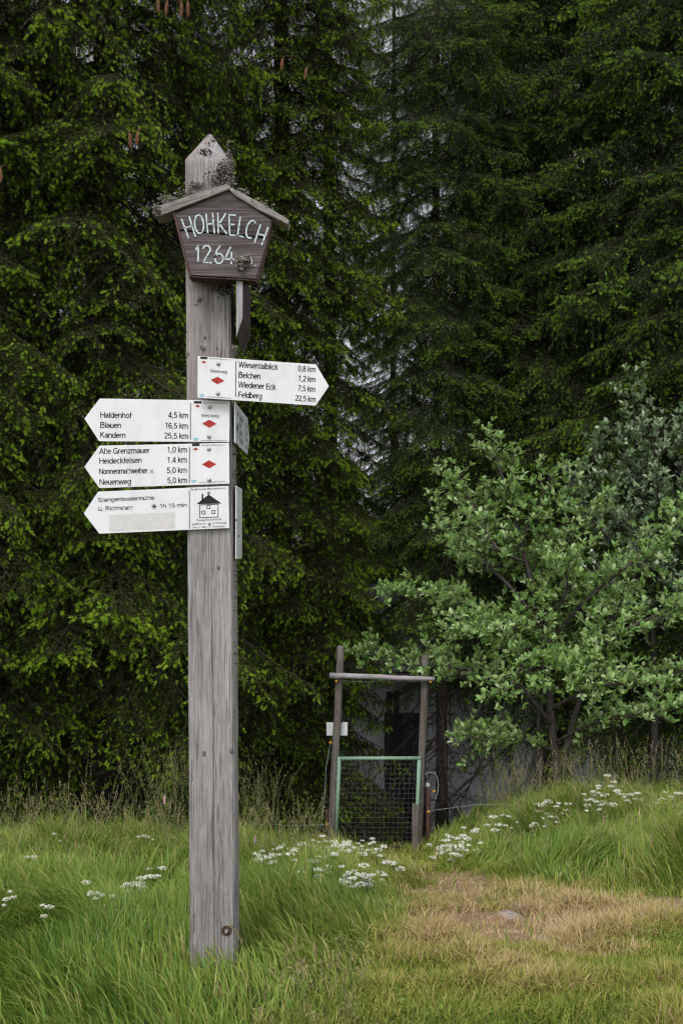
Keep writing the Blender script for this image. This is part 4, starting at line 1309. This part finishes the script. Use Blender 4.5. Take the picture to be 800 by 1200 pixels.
# house emblem
em = [[(590, 572), (650, 524), (714, 568)], [(616, 522), (624, 521), (624, 556), (616, 560)]]
s.shape("house_emblem", [[z5(*q) for q in pl] for pl in em], M_black)


def frame_rect(x0, y0, x1, y1, t, skew=-.044):
    def q(x, y): return z5(x, y + skew * (x - x0))
    return [[q(x0, y0), q(x1, y0), q(x1, y0 + t), q(x0, y0 + t)], [q(x0, y1 - t), q(x1, y1 - t), q(x1, y1), q(x0, y1)],
            [q(x0, y0 + t), q(x0 + t, y0 + t), q(x0 + t, y1 - t), q(x0, y1 - t)], [q(x1 - t, y0 + t), q(x1, y0 + t), q(x1, y1 - t), q(x1 - t, y1 - t)]]


s.shape("house_emblem", frame_rect(605, 574, 699, 641, 3.5) + frame_rect(641, 578, 660, 596, 3.5) + frame_rect(616, 604, 635, 622, 3.5) + frame_rect(665, 602, 684, 620, 3.5), M_black)
s.text("fine_print", [("Bergfreunde Münstertal e.V.", *z5(562, 503), 176 / 4.21, 9 / 4.21), ("Stangenbodenhütte", *z5(592, 655), 122 / 4.21, 9 / 4.21), ("geöffnet an", *z5(570, 674), 66 / 4.21, 9 / 4.21), ("& Feiertag", *z5(672, 669), 66 / 4.21, 9 / 4.21), ("vom 1. Mai - 1. November", *z5(574, 690), 160 / 4.21, 8 / 4.21)], M_greyprint, .015)
for q in ((650, 513), (654, 667)):
    s.bolt(*z5(*q), .006)


# plates on the post's right face, pointing away from the camera
def side_plate(label, z0, z1, y0, y1, tip, text=True):
    xr = axis_x((z0 + z1) / 2) + .0835 + .012
    m = MB(); xs = xr
    m.prism([(xs, y0, z0), (xs, y1, z0), (xs, y1 + tip, (z0 + z1) / 2), (xs, y1, z1), (xs, y0, z1)], (-.004, 0, 0))
    o = m.build("direction_sign", M_sidewhite, signpost, bevel=.001); o["label"] = label
    if not text: return o
    H = z1 - z0
    r = random.Random(3)
    for row, (ln, kmw) in enumerate(((.135, .07), (.06, .07), (.085, .07), (.14, .08))):
        zc = z1 - H * (.24 + .19 * row)
        for a0, l in ((y0 + .145, ln), (y1 - .075, kmw)):
            t = 0; mk = MB()
            while t < l:
                w = r.uniform(.004, .007)
                mk.poly([(xs + .0008, a0 + t, zc - .011), (xs + .0008, a0 + t + w, zc - .011), (xs + .0008, a0 + t + w, zc + r.choice((.005, .011))), (xs + .0008, a0 + t, zc + r.choice((.005, .011)))])
                t += w + r.uniform(.0025, .005)
            mk.build("lettering", M_greyprint, o)
    mk = MB(); yc, zc = y0 + .075, z0 + H * .42
    mk.poly([(xs + .0008, yc - .032, zc), (xs + .0008, yc, zc - .018), (xs + .0008, yc + .032, zc), (xs + .0008, yc, zc + .018)]); mk.build("waymark", M_blue, o)
    for zc in (z0 + H * .2, z1 - H * .22):
        mk = MB(); mk.grid([[(xs + yy, yc + rr * math.cos(a), zc + rr * math.sin(a)) for a in [6.283 * q / 12 for q in range(12)]] for rr, yy in ((.008, 0), (.007, .004), (.002, .006))]); mk.build("bolt", M_bolt, o, smooth=True)
    return o


side_plate("white arrow sign with blue waymark pointing backwards from the post's right face", P(270, 519, 3.56).z, P(270, 471, 3.56).z, 3.555, 4.02, .09)
o = side_plate("narrow white sign seen edge-on at the post's right face", P(276, 655, 3.56).z, P(276, 569, 3.56).z, 3.57, 3.77, .0001, False)
for i in range(7):
    mk = MB(); xr = axis_x(1.7) + .0835 + .0129; zz = P(276, 655, 3.56).z + .03 + i * .032
    mk.poly([(xr, 3.6, zz), (xr, 3.74 - .04 * (i % 3), zz), (xr, 3.74 - .04 * (i % 3), zz + .008), (xr, 3.6, zz + .008)])
    mk.build("print_line", M_greyprint, o)


# ---------------------------------------------------------------- gate
YG = 11.0
GS = FPX / YG


def gp(px, py, dy=0.0): return P(px, py, YG + dy)


groot_p = gp(442, 1000); groot_p.z = hz(groot_p.x, YG)
gate = empty("gate", groot_p)
tag(gate, "wooden gate frame with crossbeam and pale green wire mesh gate at the wood's edge", "gate")


def log(name, a, b, r, mat, parent, n=14, k=14, taper=.92, seed=0, cap_round=.5):
    rr = random.Random(seed); a, b = Vector(a), Vector(b)
    pts, rad = [], []
    for i in range(n + 1):
        t = i / n
        pts.append(a.lerp(b, t) + Vector((rr.uniform(-1, 1), rr.uniform(-1, 1), rr.uniform(-1, 1))) * r * .10 * (0 < i < n)); rad.append(r * (1 + (taper - 1) * t) * rr.uniform(.96, 1.04))
    d = (b - a).normalized()
    pts.append(b + d * r * cap_round); rad.append(r * taper * .6)
    m = MB(); m.tube(pts, rad, k); return m.build(name, mat, parent, smooth=True)


def foot(px, dy=0.0):
    x = (px - 400) / FPX * (YG + dy); return Vector((x, YG + dy, hz(x, YG + dy) - .15))


lp_top, rp_top = gp(398.7, 759), gp(498.5, 769)
lpost = log("gate_post", foot(387.5), lp_top, .045, M_stake, gate, seed=1)
rpost = log("gate_post", foot(488.5), rp_top, .043, M_stake, gate, seed=2)
log("crossbeam", gp(386, 791.5, -.075), gp(509, 796, -.075), .031, M_beam, gate, seed=3, taper=.85, cap_round=.1)


def insulator(p, parent, name="insulator"):
    m = MB(); p = Vector(p)
    m.grid([[(p.x + rr * math.cos(a), p.y - yy, p.z + rr * math.sin(a)) for a in [6.283 * q / 10 for q in range(10)]] for rr, yy in ((.008, -.03), (.009, 0), (.016, .006), (.017, .015), (.010, .02), (.014, .027), (.009, .034))])
    return m.build(name, M_insul, parent, smooth=True)


insulator(gp(394, 798, -.06), gate); insulator(gp(504, 799, -.06), gate); insulator(gp(387, 870, -.06), gate)
m = MB(); m.prism([gp(382.5, 846.5, .055), gp(407, 846.5, .055), gp(407, 862, .055), gp(382.5, 862, .055)], (0, .006, 0)); wp = m.build("white_plate", M_white, gate, bevel=.001)
m = MB(); m.tube([gp(401, 797.8, -.05), gp(425, 799, -.05), gp(450, 798, -.05), gp(480, 798.5, -.05), gp(503, 799, -.05)], .0025, 5); m.build("wire", M_palewire, gate)
m = MB(); m.tube([gp(387, 871, -.05), gp(382, 900, -.05), gp(380.5, 930, -.05), gp(377, 965, -.05), gp(370, 985, -.03), gp(360, 995, 0)], .003, 5); m.build("wire", M_palewire, gate)
# the swinging leaf
lf = MB()
TL, TR_, BL, BR = gp(397.5, 889, -.05), gp(493, 888.5, -.05), gp(393, 1004, -.05), gp(486.5, 1004, -.05)
lf.tube([TL, TL.lerp(TR_, .5), TR_], .021, 8)
leaf = lf.build("gate_leaf", M_green, gate, smooth=True)
leaf["label"] = "pale green metal gate leaf with wire mesh"
m = MB(); m.tube([TL + Vector((0, 0, .02)), BL], .021, 8); m.build("stile", M_green, leaf, smooth=True)
a = gp(491, 890, -.05); m = MB(); m.tube([a, BR], .021, 8); m.build("stile", M_green, leaf, smooth=True)
m = MB(); m.tube([BL + Vector((.02, 0, .03)), BR + Vector((-.02, 0, .03))], .018, 8); m.build("bottom_rail", M_green, leaf, smooth=True)
m = MB()
for i in range(1, 17):
    t = i / 17; m.tube([TL.lerp(a, t) + Vector((0, -.004, 0)), BL.lerp(BR, t) + Vector((0, -.004, 0))], .0016, 4)
for i in range(1, 20):
    t = i / 20; m.tube([TL.lerp(BL, t), a.lerp(BR, t)], .0017, 4)
m.build("wire_mesh", M_wire, leaf)

# stakes and fence wires beside the gate
st = empty("fence_stake", foot(485.5, -.35))
tag(st, "short flat grey stake leaning on the gate's right side", "stake")
b_ = foot(485.5, -.35); t_ = P(486, 943, YG - .35)
m = MB(); m.prism([(b_.x - .035, b_.y, b_.z), (b_.x + .035, b_.y, b_.z), (t_.x + .034, t_.y, t_.z), (t_.x - .03, t_.y, t_.z + .01)], (0, .03, 0)); m.build("stake_board", M_stake, st, bevel=.006)
st = empty("fence_stake", foot(501, .1)); tag(st, "dark stake with orange insulators right of the gate", "stake")
log("stake_post", foot(501, .1), P(500.5, 923, YG + .1), .030, M_redstake, st, seed=6)
for q in ((508, 927), (502, 951), (504, 997)): insulator(P(*q, YG), st)
m = MB(); c_ = P(500.5, 921, YG + .1); m.grid([[(c_.x + rr * math.cos(a), c_.y + rr * math.sin(a), c_.z + zz) for a in [6.283 * q / 10 for q in range(10)]] for rr, zz in ((.026, -.01), (.03, .01), (.016, .03), (.004, .035))]); m.build("pale_cap", M_white, st, smooth=True)
m = MB(); m.tube([P(*q, YG) for q in ((495, 910), (501, 905.5), (508, 905), (512, 911), (513.5, 920), (512, 930), (510, 937))], .004, 6); m.build("wire_loop", M_palewire, st)
st = empty("fence_stake", foot(383.5, .15)); tag(st, "reddish stake with orange insulator left of the gate", "stake")
log("stake_post", foot(383.5, .15), P(384.5, 950, YG + .15), .032, M_redstake, st, seed=7)
insulator(P(383, 965.5, YG), st)
m = MB(); m.tube([P(504, 950, YG), P(530, 946.5, 10.6), P(560, 943, 10.2), P(600, 943, 9.8), P(700, 938, 9.4), P(820, 925, 9.2)], .0026, 5)
o = m.build("fence_wire", M_palewire); tag(o, "pale fence wire running from the dark stake through the grass on the right", "wire")
m = MB(); m.tube([P(383, 966, YG), P(340, 968, 10.8), P(280, 962, 10.4), P(200, 966, 10), P(100, 970, 9.6), P(-40, 975, 9.2)], .0032, 5)
o = m.build("fence_wire", M_palewire); tag(o, "fence wire running left from the reddish stake behind the grass", "wire")


# ---------------------------------------------------------------- stones on the path
def stone(px, py, Y, sx, sy, sz, label, seed):
    r = np.random.default_rng(seed)
    bm = bmesh.new(); bmesh.ops.create_icosphere(bm, subdivisions=3, radius=1)
    x = P(px, py, Y).x
    for v in bm.verts:
        d = np.array(v.co); n = sum(abs(np.dot(d, r2)) for r2 in (np.array((.9, .3, .2)), np.array((-.2, .8, .5)), np.array((.3, -.4, .9)))) / 3
        f = .75 + .35 * n + .2 * (float(vnoise(d[0] * 2.5 + seed, d[1] * 2.5 + d[2] * 2, seed)) - .5)
        v.co = Vector((d[0] * sx * f, d[1] * sy * f, d[2] * sz * f))
    me = bpy.data.meshes.new("stone"); bm.to_mesh(me); bm.free()
    o = link("stone", me, None, M_stone); o.location = (x, Y, hz(x, Y) - sz * .1); o.rotation_euler = (0, .1, seed)
    tag(o, label, "stone", "stones on the worn path")


stone(597, 1076, 4.8, .075, .06, .02, "flat pale stone poking out of the bare patch of the path", 2)
stone(637, 1112, 4.15, .035, .03, .025, "small grey stone at the lower right of the bare patch", 5)
stone(640, 1118, 4.05, .02, .02, .012, "tiny pebble just below the small grey stone", 9)


# ---------------------------------------------------------------- grass
def blades(X, Y, ln, wd, ldir, lean, tint, lift=0.0, name="g"):
    n = len(X)
    Z = h_ground(X, Y) - .01 + lift
    B = np.stack([X, Y, Z], 1)
    ld = np.stack([np.cos(ldir), np.sin(ldir), np.zeros(n)], 1)
    fa = rng.random(n) * 6.283
    sd = np.stack([np.cos(fa), np.sin(fa), np.zeros(n)], 1)
    lv = []
    for t, w in ((0, .8), (.38, 1.0), (.72, .7)):
        c = B + np.array([0, 0, 1.]) * (ln * t * (1 - .5 * lean * t * t))[:, None] + ld * (ln * lean * t * t)[:, None]
        lv += [c - sd * (wd * w / 2)[:, None], c + sd * (wd * w / 2)[:, None]]
    lv.append(B + np.array([0, 0, 1.]) * (ln * (1 - .5 * lean))[:, None] + ld * (ln * lean)[:, None])
    V = np.stack(lv, 1).reshape(-1, 3)
    f = np.array([[0, 1, 3], [0, 3, 2], [2, 3, 5], [2, 5, 4], [4, 5, 6]])
    F = ((np.arange(n) * 7)[:, None, None] + f[None]).reshape(-1, 3)
    return V, F, np.repeat(np.clip(tint, 0, 1), 7)


def scatter(n, y0, y1, x0f, x1f, power=1.0):
    Y = y0 + (y1 - y0) * rng.random(n) ** power
    lo, hi = x0f(Y), x1f(Y)
    # area-true in x: keep a fixed number per unit width through rejection
    wmax = (hi - lo).max()
    keep = rng.random(n) < (hi - lo) / wmax
    Y, lo, hi = Y[keep], lo[keep], hi[keep]
    return lo + (hi - lo) * rng.random(len(Y)), Y


frx = lambda Y: .36 * Y + .9
# long meadow grass
parts = []
for n, y0, y1 in ((95000, 2.3, 5.2), (95000, 5.2, 8.0), (52000, 8.0, 11.6)):
    X, Y = scatter(n, y0, y1, lambda q: -frx(q), frx)
    wn = worn(X, Y)
    keep = rng.random(len(X)) > wn * 1.0 - .03
    X, Y, wn = X[keep], Y[keep], wn[keep]
    # thin inside the post
    keep = ~((np.abs(X - post_b.x) < .085) & (np.abs(Y - 3.65) < .085)); X, Y, wn = X[keep], Y[keep], wn[keep]
    clump = vnoise(X * 2.2, Y * 2.2, 14); cl2 = vnoise(X * .8 + 9, Y * .8, 15); fine = vnoise(X * 7, Y * 7, 16)
    ln = (.075 + .17 * clump ** 1.4 + .10 * fine) * (.45 + .85 * rng.random(len(X)))
    ln *= 1 + .35 * np.exp(-((X + .12) / .35) ** 2 - ((Y - 4.1) / .7) ** 2) - .3 * np.exp(-((X - post_b.x) / .16) ** 2 - ((Y - 3.4) / .3) ** 2)
    ln *= (1 - .62 * soft(X, Y)) * np.interp(Y, [2.3, 4, 6, 9, 11], [1.0, 1.0, 1.1, 1.2, 1.0])
    ln *= 1 - .35 * np.exp(-((X - .1) / .5) ** 2) * sstep(7.5, 8.5, Y)
    ln *= 1 + .25 * sstep(1.2, 2.4, X) * sstep(5, 6.5, Y)
    # a low trodden strip just in front of the post
    ldir = 6.283 * 1.3 * vnoise(X * 1.3, Y * 1.3, 17) + .7 * rng.normal(size=len(X)) - 1.2
    lean = np.clip(.30 + .40 * vnoise(X * 1.9, Y * 1.9, 18) + .18 * rng.normal(size=len(X)), .03, .95)
    tint = .45 + .12 * sstep(1.0, 2.0, X) * sstep(5, 6.5, Y) + .36 * (cl2 - .5) + .26 * (fine - .5) + .17 * rng.normal(size=len(X)) + .14 * sstep(5, 8, Y) * (1 - sstep(.5, 1.5, X)) + .22 * soft(X, Y)
    dry = rng.random(len(X)) < .05 + .05 * sstep(5, 8, Y); tint = np.where(dry, .9 + .08 * rng.normal(size=len(X)), tint)
    wd = (.0030 + .0022 * rng.random(len(X)) + .006 * (rng.random(len(X)) < .10)) * np.interp(Y, [2.3, 6, 11], [.9, 1.2, 1.7])
    parts.append(blades(X, Y, ln, wd, ldir, lean, tint))


def join(parts):
    off = 0; V, F, T = [], [], []
    for v, f, t in parts:
        V.append(v); F.append(f + off); T.append(t); off += len(v)
    return np.concatenate(V), np.concatenate(F), np.concatenate(T)


V, F, T = join(parts)
o = link("grass", np_mesh("grass", V, F, None, False, T), None, M_grass)
tag(o, "long green meadow grass growing around the signpost and on the right bank", "grass", kind="stuff")
# short worn grass on the path
parts = []
for n, y0, y1 in ((120000, 2.3, 5.0), (60000, 5.0, 9.0)):
    X, Y = scatter(n, y0, y1, lambda q: np.full_like(q, -.5), frx)
    wn = worn(X, Y); br = bare(X, Y)
    keep = (rng.random(len(X)) < wn) & (rng.random(len(X)) > br * .86)
    X, Y, wn, br = X[keep], Y[keep], wn[keep], br[keep]
    cl = vnoise(X * 3, Y * 3, 24); c2 = vnoise(X * 1.1 + 4, Y * 1.1, 25); c3 = vnoise(X * 8, Y * 8, 26)
    ln = (.030 + .085 * cl * c3 * 2 + .025 * rng.random(len(X))) * (1 - .6 * br)
    tint = .40 + .50 * (c2 - .5) + .55 * (cl - .5) + .30 * (c3 - .5) + .20 * rng.normal(size=len(X)) + .40 * br
    # greener close to the viewer on the left and right, drier in the middle and on the right slope
    tint += .30 * np.exp(-((X - .62) / .55) ** 2 - ((Y - 4.6) / .8) ** 2) - .08 * sstep(1.0, 1.8, X) - .06 * (1 - sstep(3.0, 3.9, Y))
    wd = (.0028 + .0022 * rng.random(len(X))) * np.interp(Y, [2.3, 6, 9], [.9, 1.3, 1.7])
    parts.append(blades(X, Y, ln, wd, 6.283 * rng.random(len(X)), np.clip(.55 + .3 * rng.normal(size=len(X)), .1, 1.2), tint))
V, F, T = join(parts)
o = link("worn_grass", np_mesh("worn_grass", V, F, None, False, T), None, M_short)
tag(o, "short dry trodden grass on the path leading to the gate", "grass", kind="stuff")


# broad little leaves between the trodden grass
n = 5200
X, Y = scatter(n, 2.4, 5.6, lambda q: np.full_like(q, -1.2), frx)
keep = (vnoise(X * 2.6, Y * 2.6, 91) > .5) & (bare(X, Y) < .4); X, Y = X[keep], Y[keep]
n = len(X)
aa = rng.random(n) * 6.283; el = rng.uniform(.1, .9, n)
D = np.stack([np.cos(aa) * np.cos(el), np.sin(aa) * np.cos(el), np.sin(el)], 1)
V, F, T = leaves_np(np.stack([X, Y, h_ground(X, Y) + rng.uniform(.01, .06, n)], 1), D, rng.normal(0, .3, (n, 3)) + np.array([0, 0, 1.]), rng.uniform(.010, .020, n), .45 + .22 * rng.normal(size=n))
o = link("clover_leaves", np_mesh("clover_leaves", V, F, None, True, T), None, M_grass)
tag(o, "small broad weed leaves scattered in the trodden grass", "weeds", kind="stuff")


# tall grasses in seed along the far edge of the meadow
def seed_grass(n, sampler, hmin, hmax, seed, tb):
    r = np.random.default_rng(seed)
    segs, VV, TT = [], [], []
    X, Y = sampler(r, n)
    Z = h_ground(X, Y)
    for x, y, z in zip(X, Y, Z):
        H = r.uniform(hmin, hmax); a = r.random() * 6.28; b = r.uniform(.02, .4)
        t = np.linspace(0, 1, 6)
        d = np.array([math.cos(a), math.sin(a), 0])
        pts = np.array([x, y, z]) + np.array([0, 0, 1.]) * (H * t * (1 - .3 * b * t))[:, None] + d * (H * b * t * t)[:, None]
        segs.append((pts, np.full(6, .0012) * (1.3 - t)))
        k = r.integers(24, 46); tt = r.uniform(.66, 1.0, k); dense = r.random() < .5
        f = tt * 5; i = np.minimum(f.astype(int), 4); f = (f - i)[:, None]
        base = pts[i] * (1 - f) + pts[i + 1] * f
        sp_ = (.008 if dense else .045) * (1.15 - (tt - .66) / .34)
        ang = r.random(k) * 6.28
        off = np.stack([np.cos(ang), np.sin(ang), r.uniform(-.2, .9, k)], 1) * (sp_ * r.random(k))[:, None]
        q = base + off
        dd = off + np.array([0, 0, .02]); dd /= np.linalg.norm(dd, axis=1, keepdims=True) + 1e-9
        sd = np.cross(dd, r.normal(size=(k, 3))); sd /= np.linalg.norm(sd, axis=1, keepdims=True) + 1e-9
        l = r.uniform(.006, .012, k)[:, None]; w = .0026
        q4 = np.stack([q - dd * l * .5, q + sd * w, q + dd * l * .7, q - sd * w], 1)
        VV.append(q4); TT.append(np.clip(np.full((k, 4), tb) + r.normal(0, .18), 0, 1))
    Vs, Fs = tubes_np(segs)
    Vq = np.concatenate(VV).reshape(-1, 3); nq = len(Vq) // 4
    a = np.arange(nq) * 4 + len(Vs)
    Fq = np.concatenate([np.stack([a, a + 1, a + 2], 1), np.stack([a, a + 2, a + 3], 1)])
    return np.concatenate([Vs, Vq]), np.concatenate([Fs, Fq]), np.concatenate([np.full(len(Vs), .05), np.concatenate(TT).reshape(-1)])


def s_left(r, n):
    Y = r.uniform(5.6, 8.8, n); return r.uniform(-.36 * Y - .5, .10 - .03 * Y), Y
def s_edge(r, n):
    px = np.concatenate([r.normal(200, 22, n // 2), r.normal(300, 20, n // 4), r.uniform(60, 350, n - n // 2 - n // 4)]); Y = r.uniform(7.6, 9.2, n); return (px - 400) / FPX * Y, Y
def s_right(r, n):
    px = np.concatenate([r.normal(580, 16, n // 5), r.uniform(600, 860, n - n // 5)]); Y = r.uniform(7.6, 9.2, n); return (px - 400) / FPX * Y, Y
def s_bank(r, n):
    Y = r.uniform(5.9, 8, n); return r.uniform(1.0, 3.4, n), Y
def s_near(r, n):
    Y = r.uniform(2.7, 3.4, n); return r.uniform(-.35, .12, n) - (Y - 3) * .1, Y


parts = [seed_grass(560, s_left, .24, .58, 61, .6), seed_grass(150, s_edge, .55, 1.0, 62, .5), seed_grass(300, s_right, .36, .72, 63, .62), seed_grass(260, s_bank, .2, .42, 65, .65), seed_grass(46, s_near, .10, .24, 64, .6)]
V, F, T = join(parts)
o = link("seeding_grass", np_mesh("seeding_grass", V, F, None, False, T), None, M_seed)
tag(o, "tall tan grasses in seed along the far edge of the meadow", "grass", kind="stuff")


# ---------------------------------------------------------------- flowers
def umbel_meshes(seed):
    """one plant: a stem with side rays, flat heads of tiny white petals"""
    r = np.random.default_rng(seed)
    H = .46
    stem = MB(); heads = []
    stem.tube([(0, 0, 0), (.01, 0, H * .5), (.0, .01, H)], [.0028, .0022, .0016], 5)
    nh = r.integers(2, 5)
    for i in range(nh):
        a = i * 6.283 / nh + r.uniform(-.5, .5); rad = 0 if i == 0 else r.uniform(.04, .11); zz = H + r.uniform(-.09, .03)
        c = np.array([rad * math.cos(a), rad * math.sin(a) + .01, zz])
        if i: stem.tube([(0, .005, H * .78), tuple(c * np.array([.6, .6, 1]) - np.array([0, 0, .03])), tuple(c)], .0013, 4)
        heads.append((c, r.uniform(.014, .033)))
    hms = []
    for c, s in heads:
        k = 60
        rr = s * np.sqrt(r.random(k)); aa = r.random(k) * 6.283
        q = c + np.stack([rr * np.cos(aa), rr * np.sin(aa), .006 - 9 * rr * rr + r.normal(0, .0022, k)], 1)
        n_ = r.normal(0, .35, (k, 3)) + np.array([0, 0, 1]); n_ /= np.linalg.norm(n_, axis=1, keepdims=True)
        A, B = basis(n_)
        w = r.uniform(.0038, .0066, k)[:, None]
        V = np.stack([q - A * w, q - B * w, q + A * w, q + B * w], 1).reshape(-1, 3); a = np.arange(k) * 4
        hm = np_mesh("flower_head", V, np.stack([a, a + 1, a + 2, a + 3], 1), None, False, np.repeat(np.clip(.6 + r.normal(0, .25, k), 0, 1), 4)); hm.materials.append(M_flower)
        hms.append(hm)
    sm = bpy.data.meshes.new("stem"); sm.from_pydata(stem.v, [], stem.f); sm.materials.append(M_stem)
    return sm, hms


UM = [umbel_meshes(70 + i) for i in range(6)]


def flower(px, py, Y, label, group, rr):
    """head shown at the pixel; the plant stands on the ground below it"""
    p = P(px, py, Y); z = hz(p.x, p.y)
    H = max(.16, min(.8, p.z - z))
    sm, hms = rr.choice(UM)
    s = H / .46
    root = empty("white_umbel_flower", (p.x, p.y, z)); root.rotation_euler = (0, 0, rr.random() * 6.28)
    tag(root, label, "flower", group)
    w = (.75 + .35 * rr.random()) * (.72 if Y < 5 else 1)
    o = bpy.data.objects.new("stem", sm); COL.objects.link(o); o.parent = root; o.scale = (w, w, s)
    for hm in hms:             # heads keep their own shape: only lift them
        o = bpy.data.objects.new("flower_head", hm); COL.objects.link(o); o.parent = root
        o.scale = (w, w, w); o.location = (0, 0, .46 * (s - w))


ORD = ("leftmost second third fourth fifth sixth seventh eighth ninth tenth eleventh twelfth thirteenth fourteenth fifteenth sixteenth seventeenth eighteenth nineteenth twentieth "
       "twenty-first twenty-second twenty-third twenty-fourth twenty-fifth twenty-sixth twenty-seventh twenty-eighth twenty-ninth thirtieth thirty-first thirty-second").split()
def nth(i, n): return "leftmost of them" if i == 0 else "rightmost of them" if i == n - 1 else ORD[i] + " from the left"


def flower_row(spots, where, group, ylo=0, yhi=0):
    spots = sorted(spots)
    for i, q in enumerate(spots):
        flower(q[0], q[1], q[2] if len(q) > 2 else rr.uniform(ylo, yhi), "white umbel flower %s, %s" % (where, nth(i, len(spots))), group, rr)


rr = random.Random(5)
lbl = "white umbel flower in the dense patch just left of the gate"
for i in range(85):
    t = rr.random()
    px = 288 + 150 * t ** .8 + rr.gauss(0, 8); py = 989 + 10 * rr.random() + 66 * rr.random() ** 1.3 * t + (8 if t < .4 else 0)
    flower(px, min(py, 1058), rr.uniform(5.6, 8.2) if py < 1025 else rr.uniform(5.0, 5.8), lbl, "white flowers left of the gate", rr)
for px, py, Y in ((445, 1040, 5.8), (462, 1041, 6), (352, 1045, 5.2), (372, 1050, 5.2), (430, 1055, 5.2), (405, 1048, 5.3)):
    flower(px, py, Y, lbl, "white flowers left of the gate", rr)
flower_row(((513, 986), (522, 984), (530, 983), (536, 981), (541, 977), (546, 979), (519, 999), (515, 1009), (525, 1006), (544, 1008), (531, 994), (537, 993), (550, 974), (557, 970)), "at the foot of the right bank", "white flowers at the foot of the right bank", 6.6, 7.4)
flower_row(((594, 957), (606, 961), (583, 965), (640, 930), (632, 943), (647, 950), (653, 944), (628, 941), (662, 948), (598, 963), (625, 957),
               (690, 935), (700, 930), (706, 925), (712, 922), (718, 915), (724, 918), (715, 932), (697, 940), (742, 935), (752, 939), (760, 937), (768, 940), (778, 934), (785, 943), (790, 937), (797, 945), (763, 953), (780, 957), (735, 929), (795, 930)), "on the crest of the right bank", "white flowers on the crest of the right bank", 7.0, 8.0)
flower_row(((8, 1074, 4.4), (57, 1084, 4.3), (113, 1070, 4.4), (120, 1068, 4.4), (133, 1068, 4.4), (116, 1074, 4.3), (148, 1054, 4.9), (152, 1048, 5), (160, 1046, 5), (164, 1040, 5.2), (176, 1037, 5.3), (188, 1030, 5.6), (205, 1030, 5.6), (118, 1037, 5.4), (112, 1040, 5.4), (102, 1052, 5), (172, 999, 7), (40, 1028, 5.8), (60, 1012, 6.5)), "in the long grass left of the signpost", "white flowers left of the signpost")


def bistort(px, py, Y, label, h=.045):
    p = P(px, py, Y); z = hz(p.x, p.y)
    root = empty("pink_flower", (p.x, p.y, z)); tag(root, label, "flower", "pink flower spikes")
    m = MB(); m.tube([(p.x, p.y, z), (p.x + .01, p.y, (z + p.z) / 2), (p.x, p.y, p.z)], [.003, .0025, .002], 5); m.build("stem", M_stem, root)
    m = MB(); rings = []
    n = 12
    for i in range(n + 1):
        t = i / n; q = .0095 * math.sin(math.pi * (.12 + .8 * t)) ** .5 * (1.15 if i % 2 else .8)
        rings.append([(p.x + q * math.cos(a), p.y + q * math.sin(a), p.z - h / 2 + h * t) for a in [6.283 * (k + .5 * (i % 2)) / 9 for k in range(9)]])
    m.grid(rings); m.build("flower_spike", M_pink, root)


bistort(193, 937, 7.6, "pink flower spike standing tall left of the post against the dark trees", .075)
bistort(299, 985, 6.6, "pink flower spike just right of the post", .06)
bistort(360, 1016, 6.0, "pink flower spike in the middle of the white flower patch", .04)
bistort(407, 1013, 6.0, "pink flower spike right in the white flower patch, below the gate post", .045)
bistort(410, 994, 6.8, "pink flower spike touching the gate's green stile", .045)
bistort(121, 1045, 5.2, "pink flower spike among the white flowers left of the post", .035)
bistort(15, 1034, 5.6, "pinkish flower spike near the left picture edge", .045)

tris = sum(sum(len(p.vertices) - 2 for p in m.polygons) if len(m.polygons) < 3000 else len(m.polygons) for m in bpy.data.meshes)
print("unique tris", tris, "objects", len(bpy.data.objects))
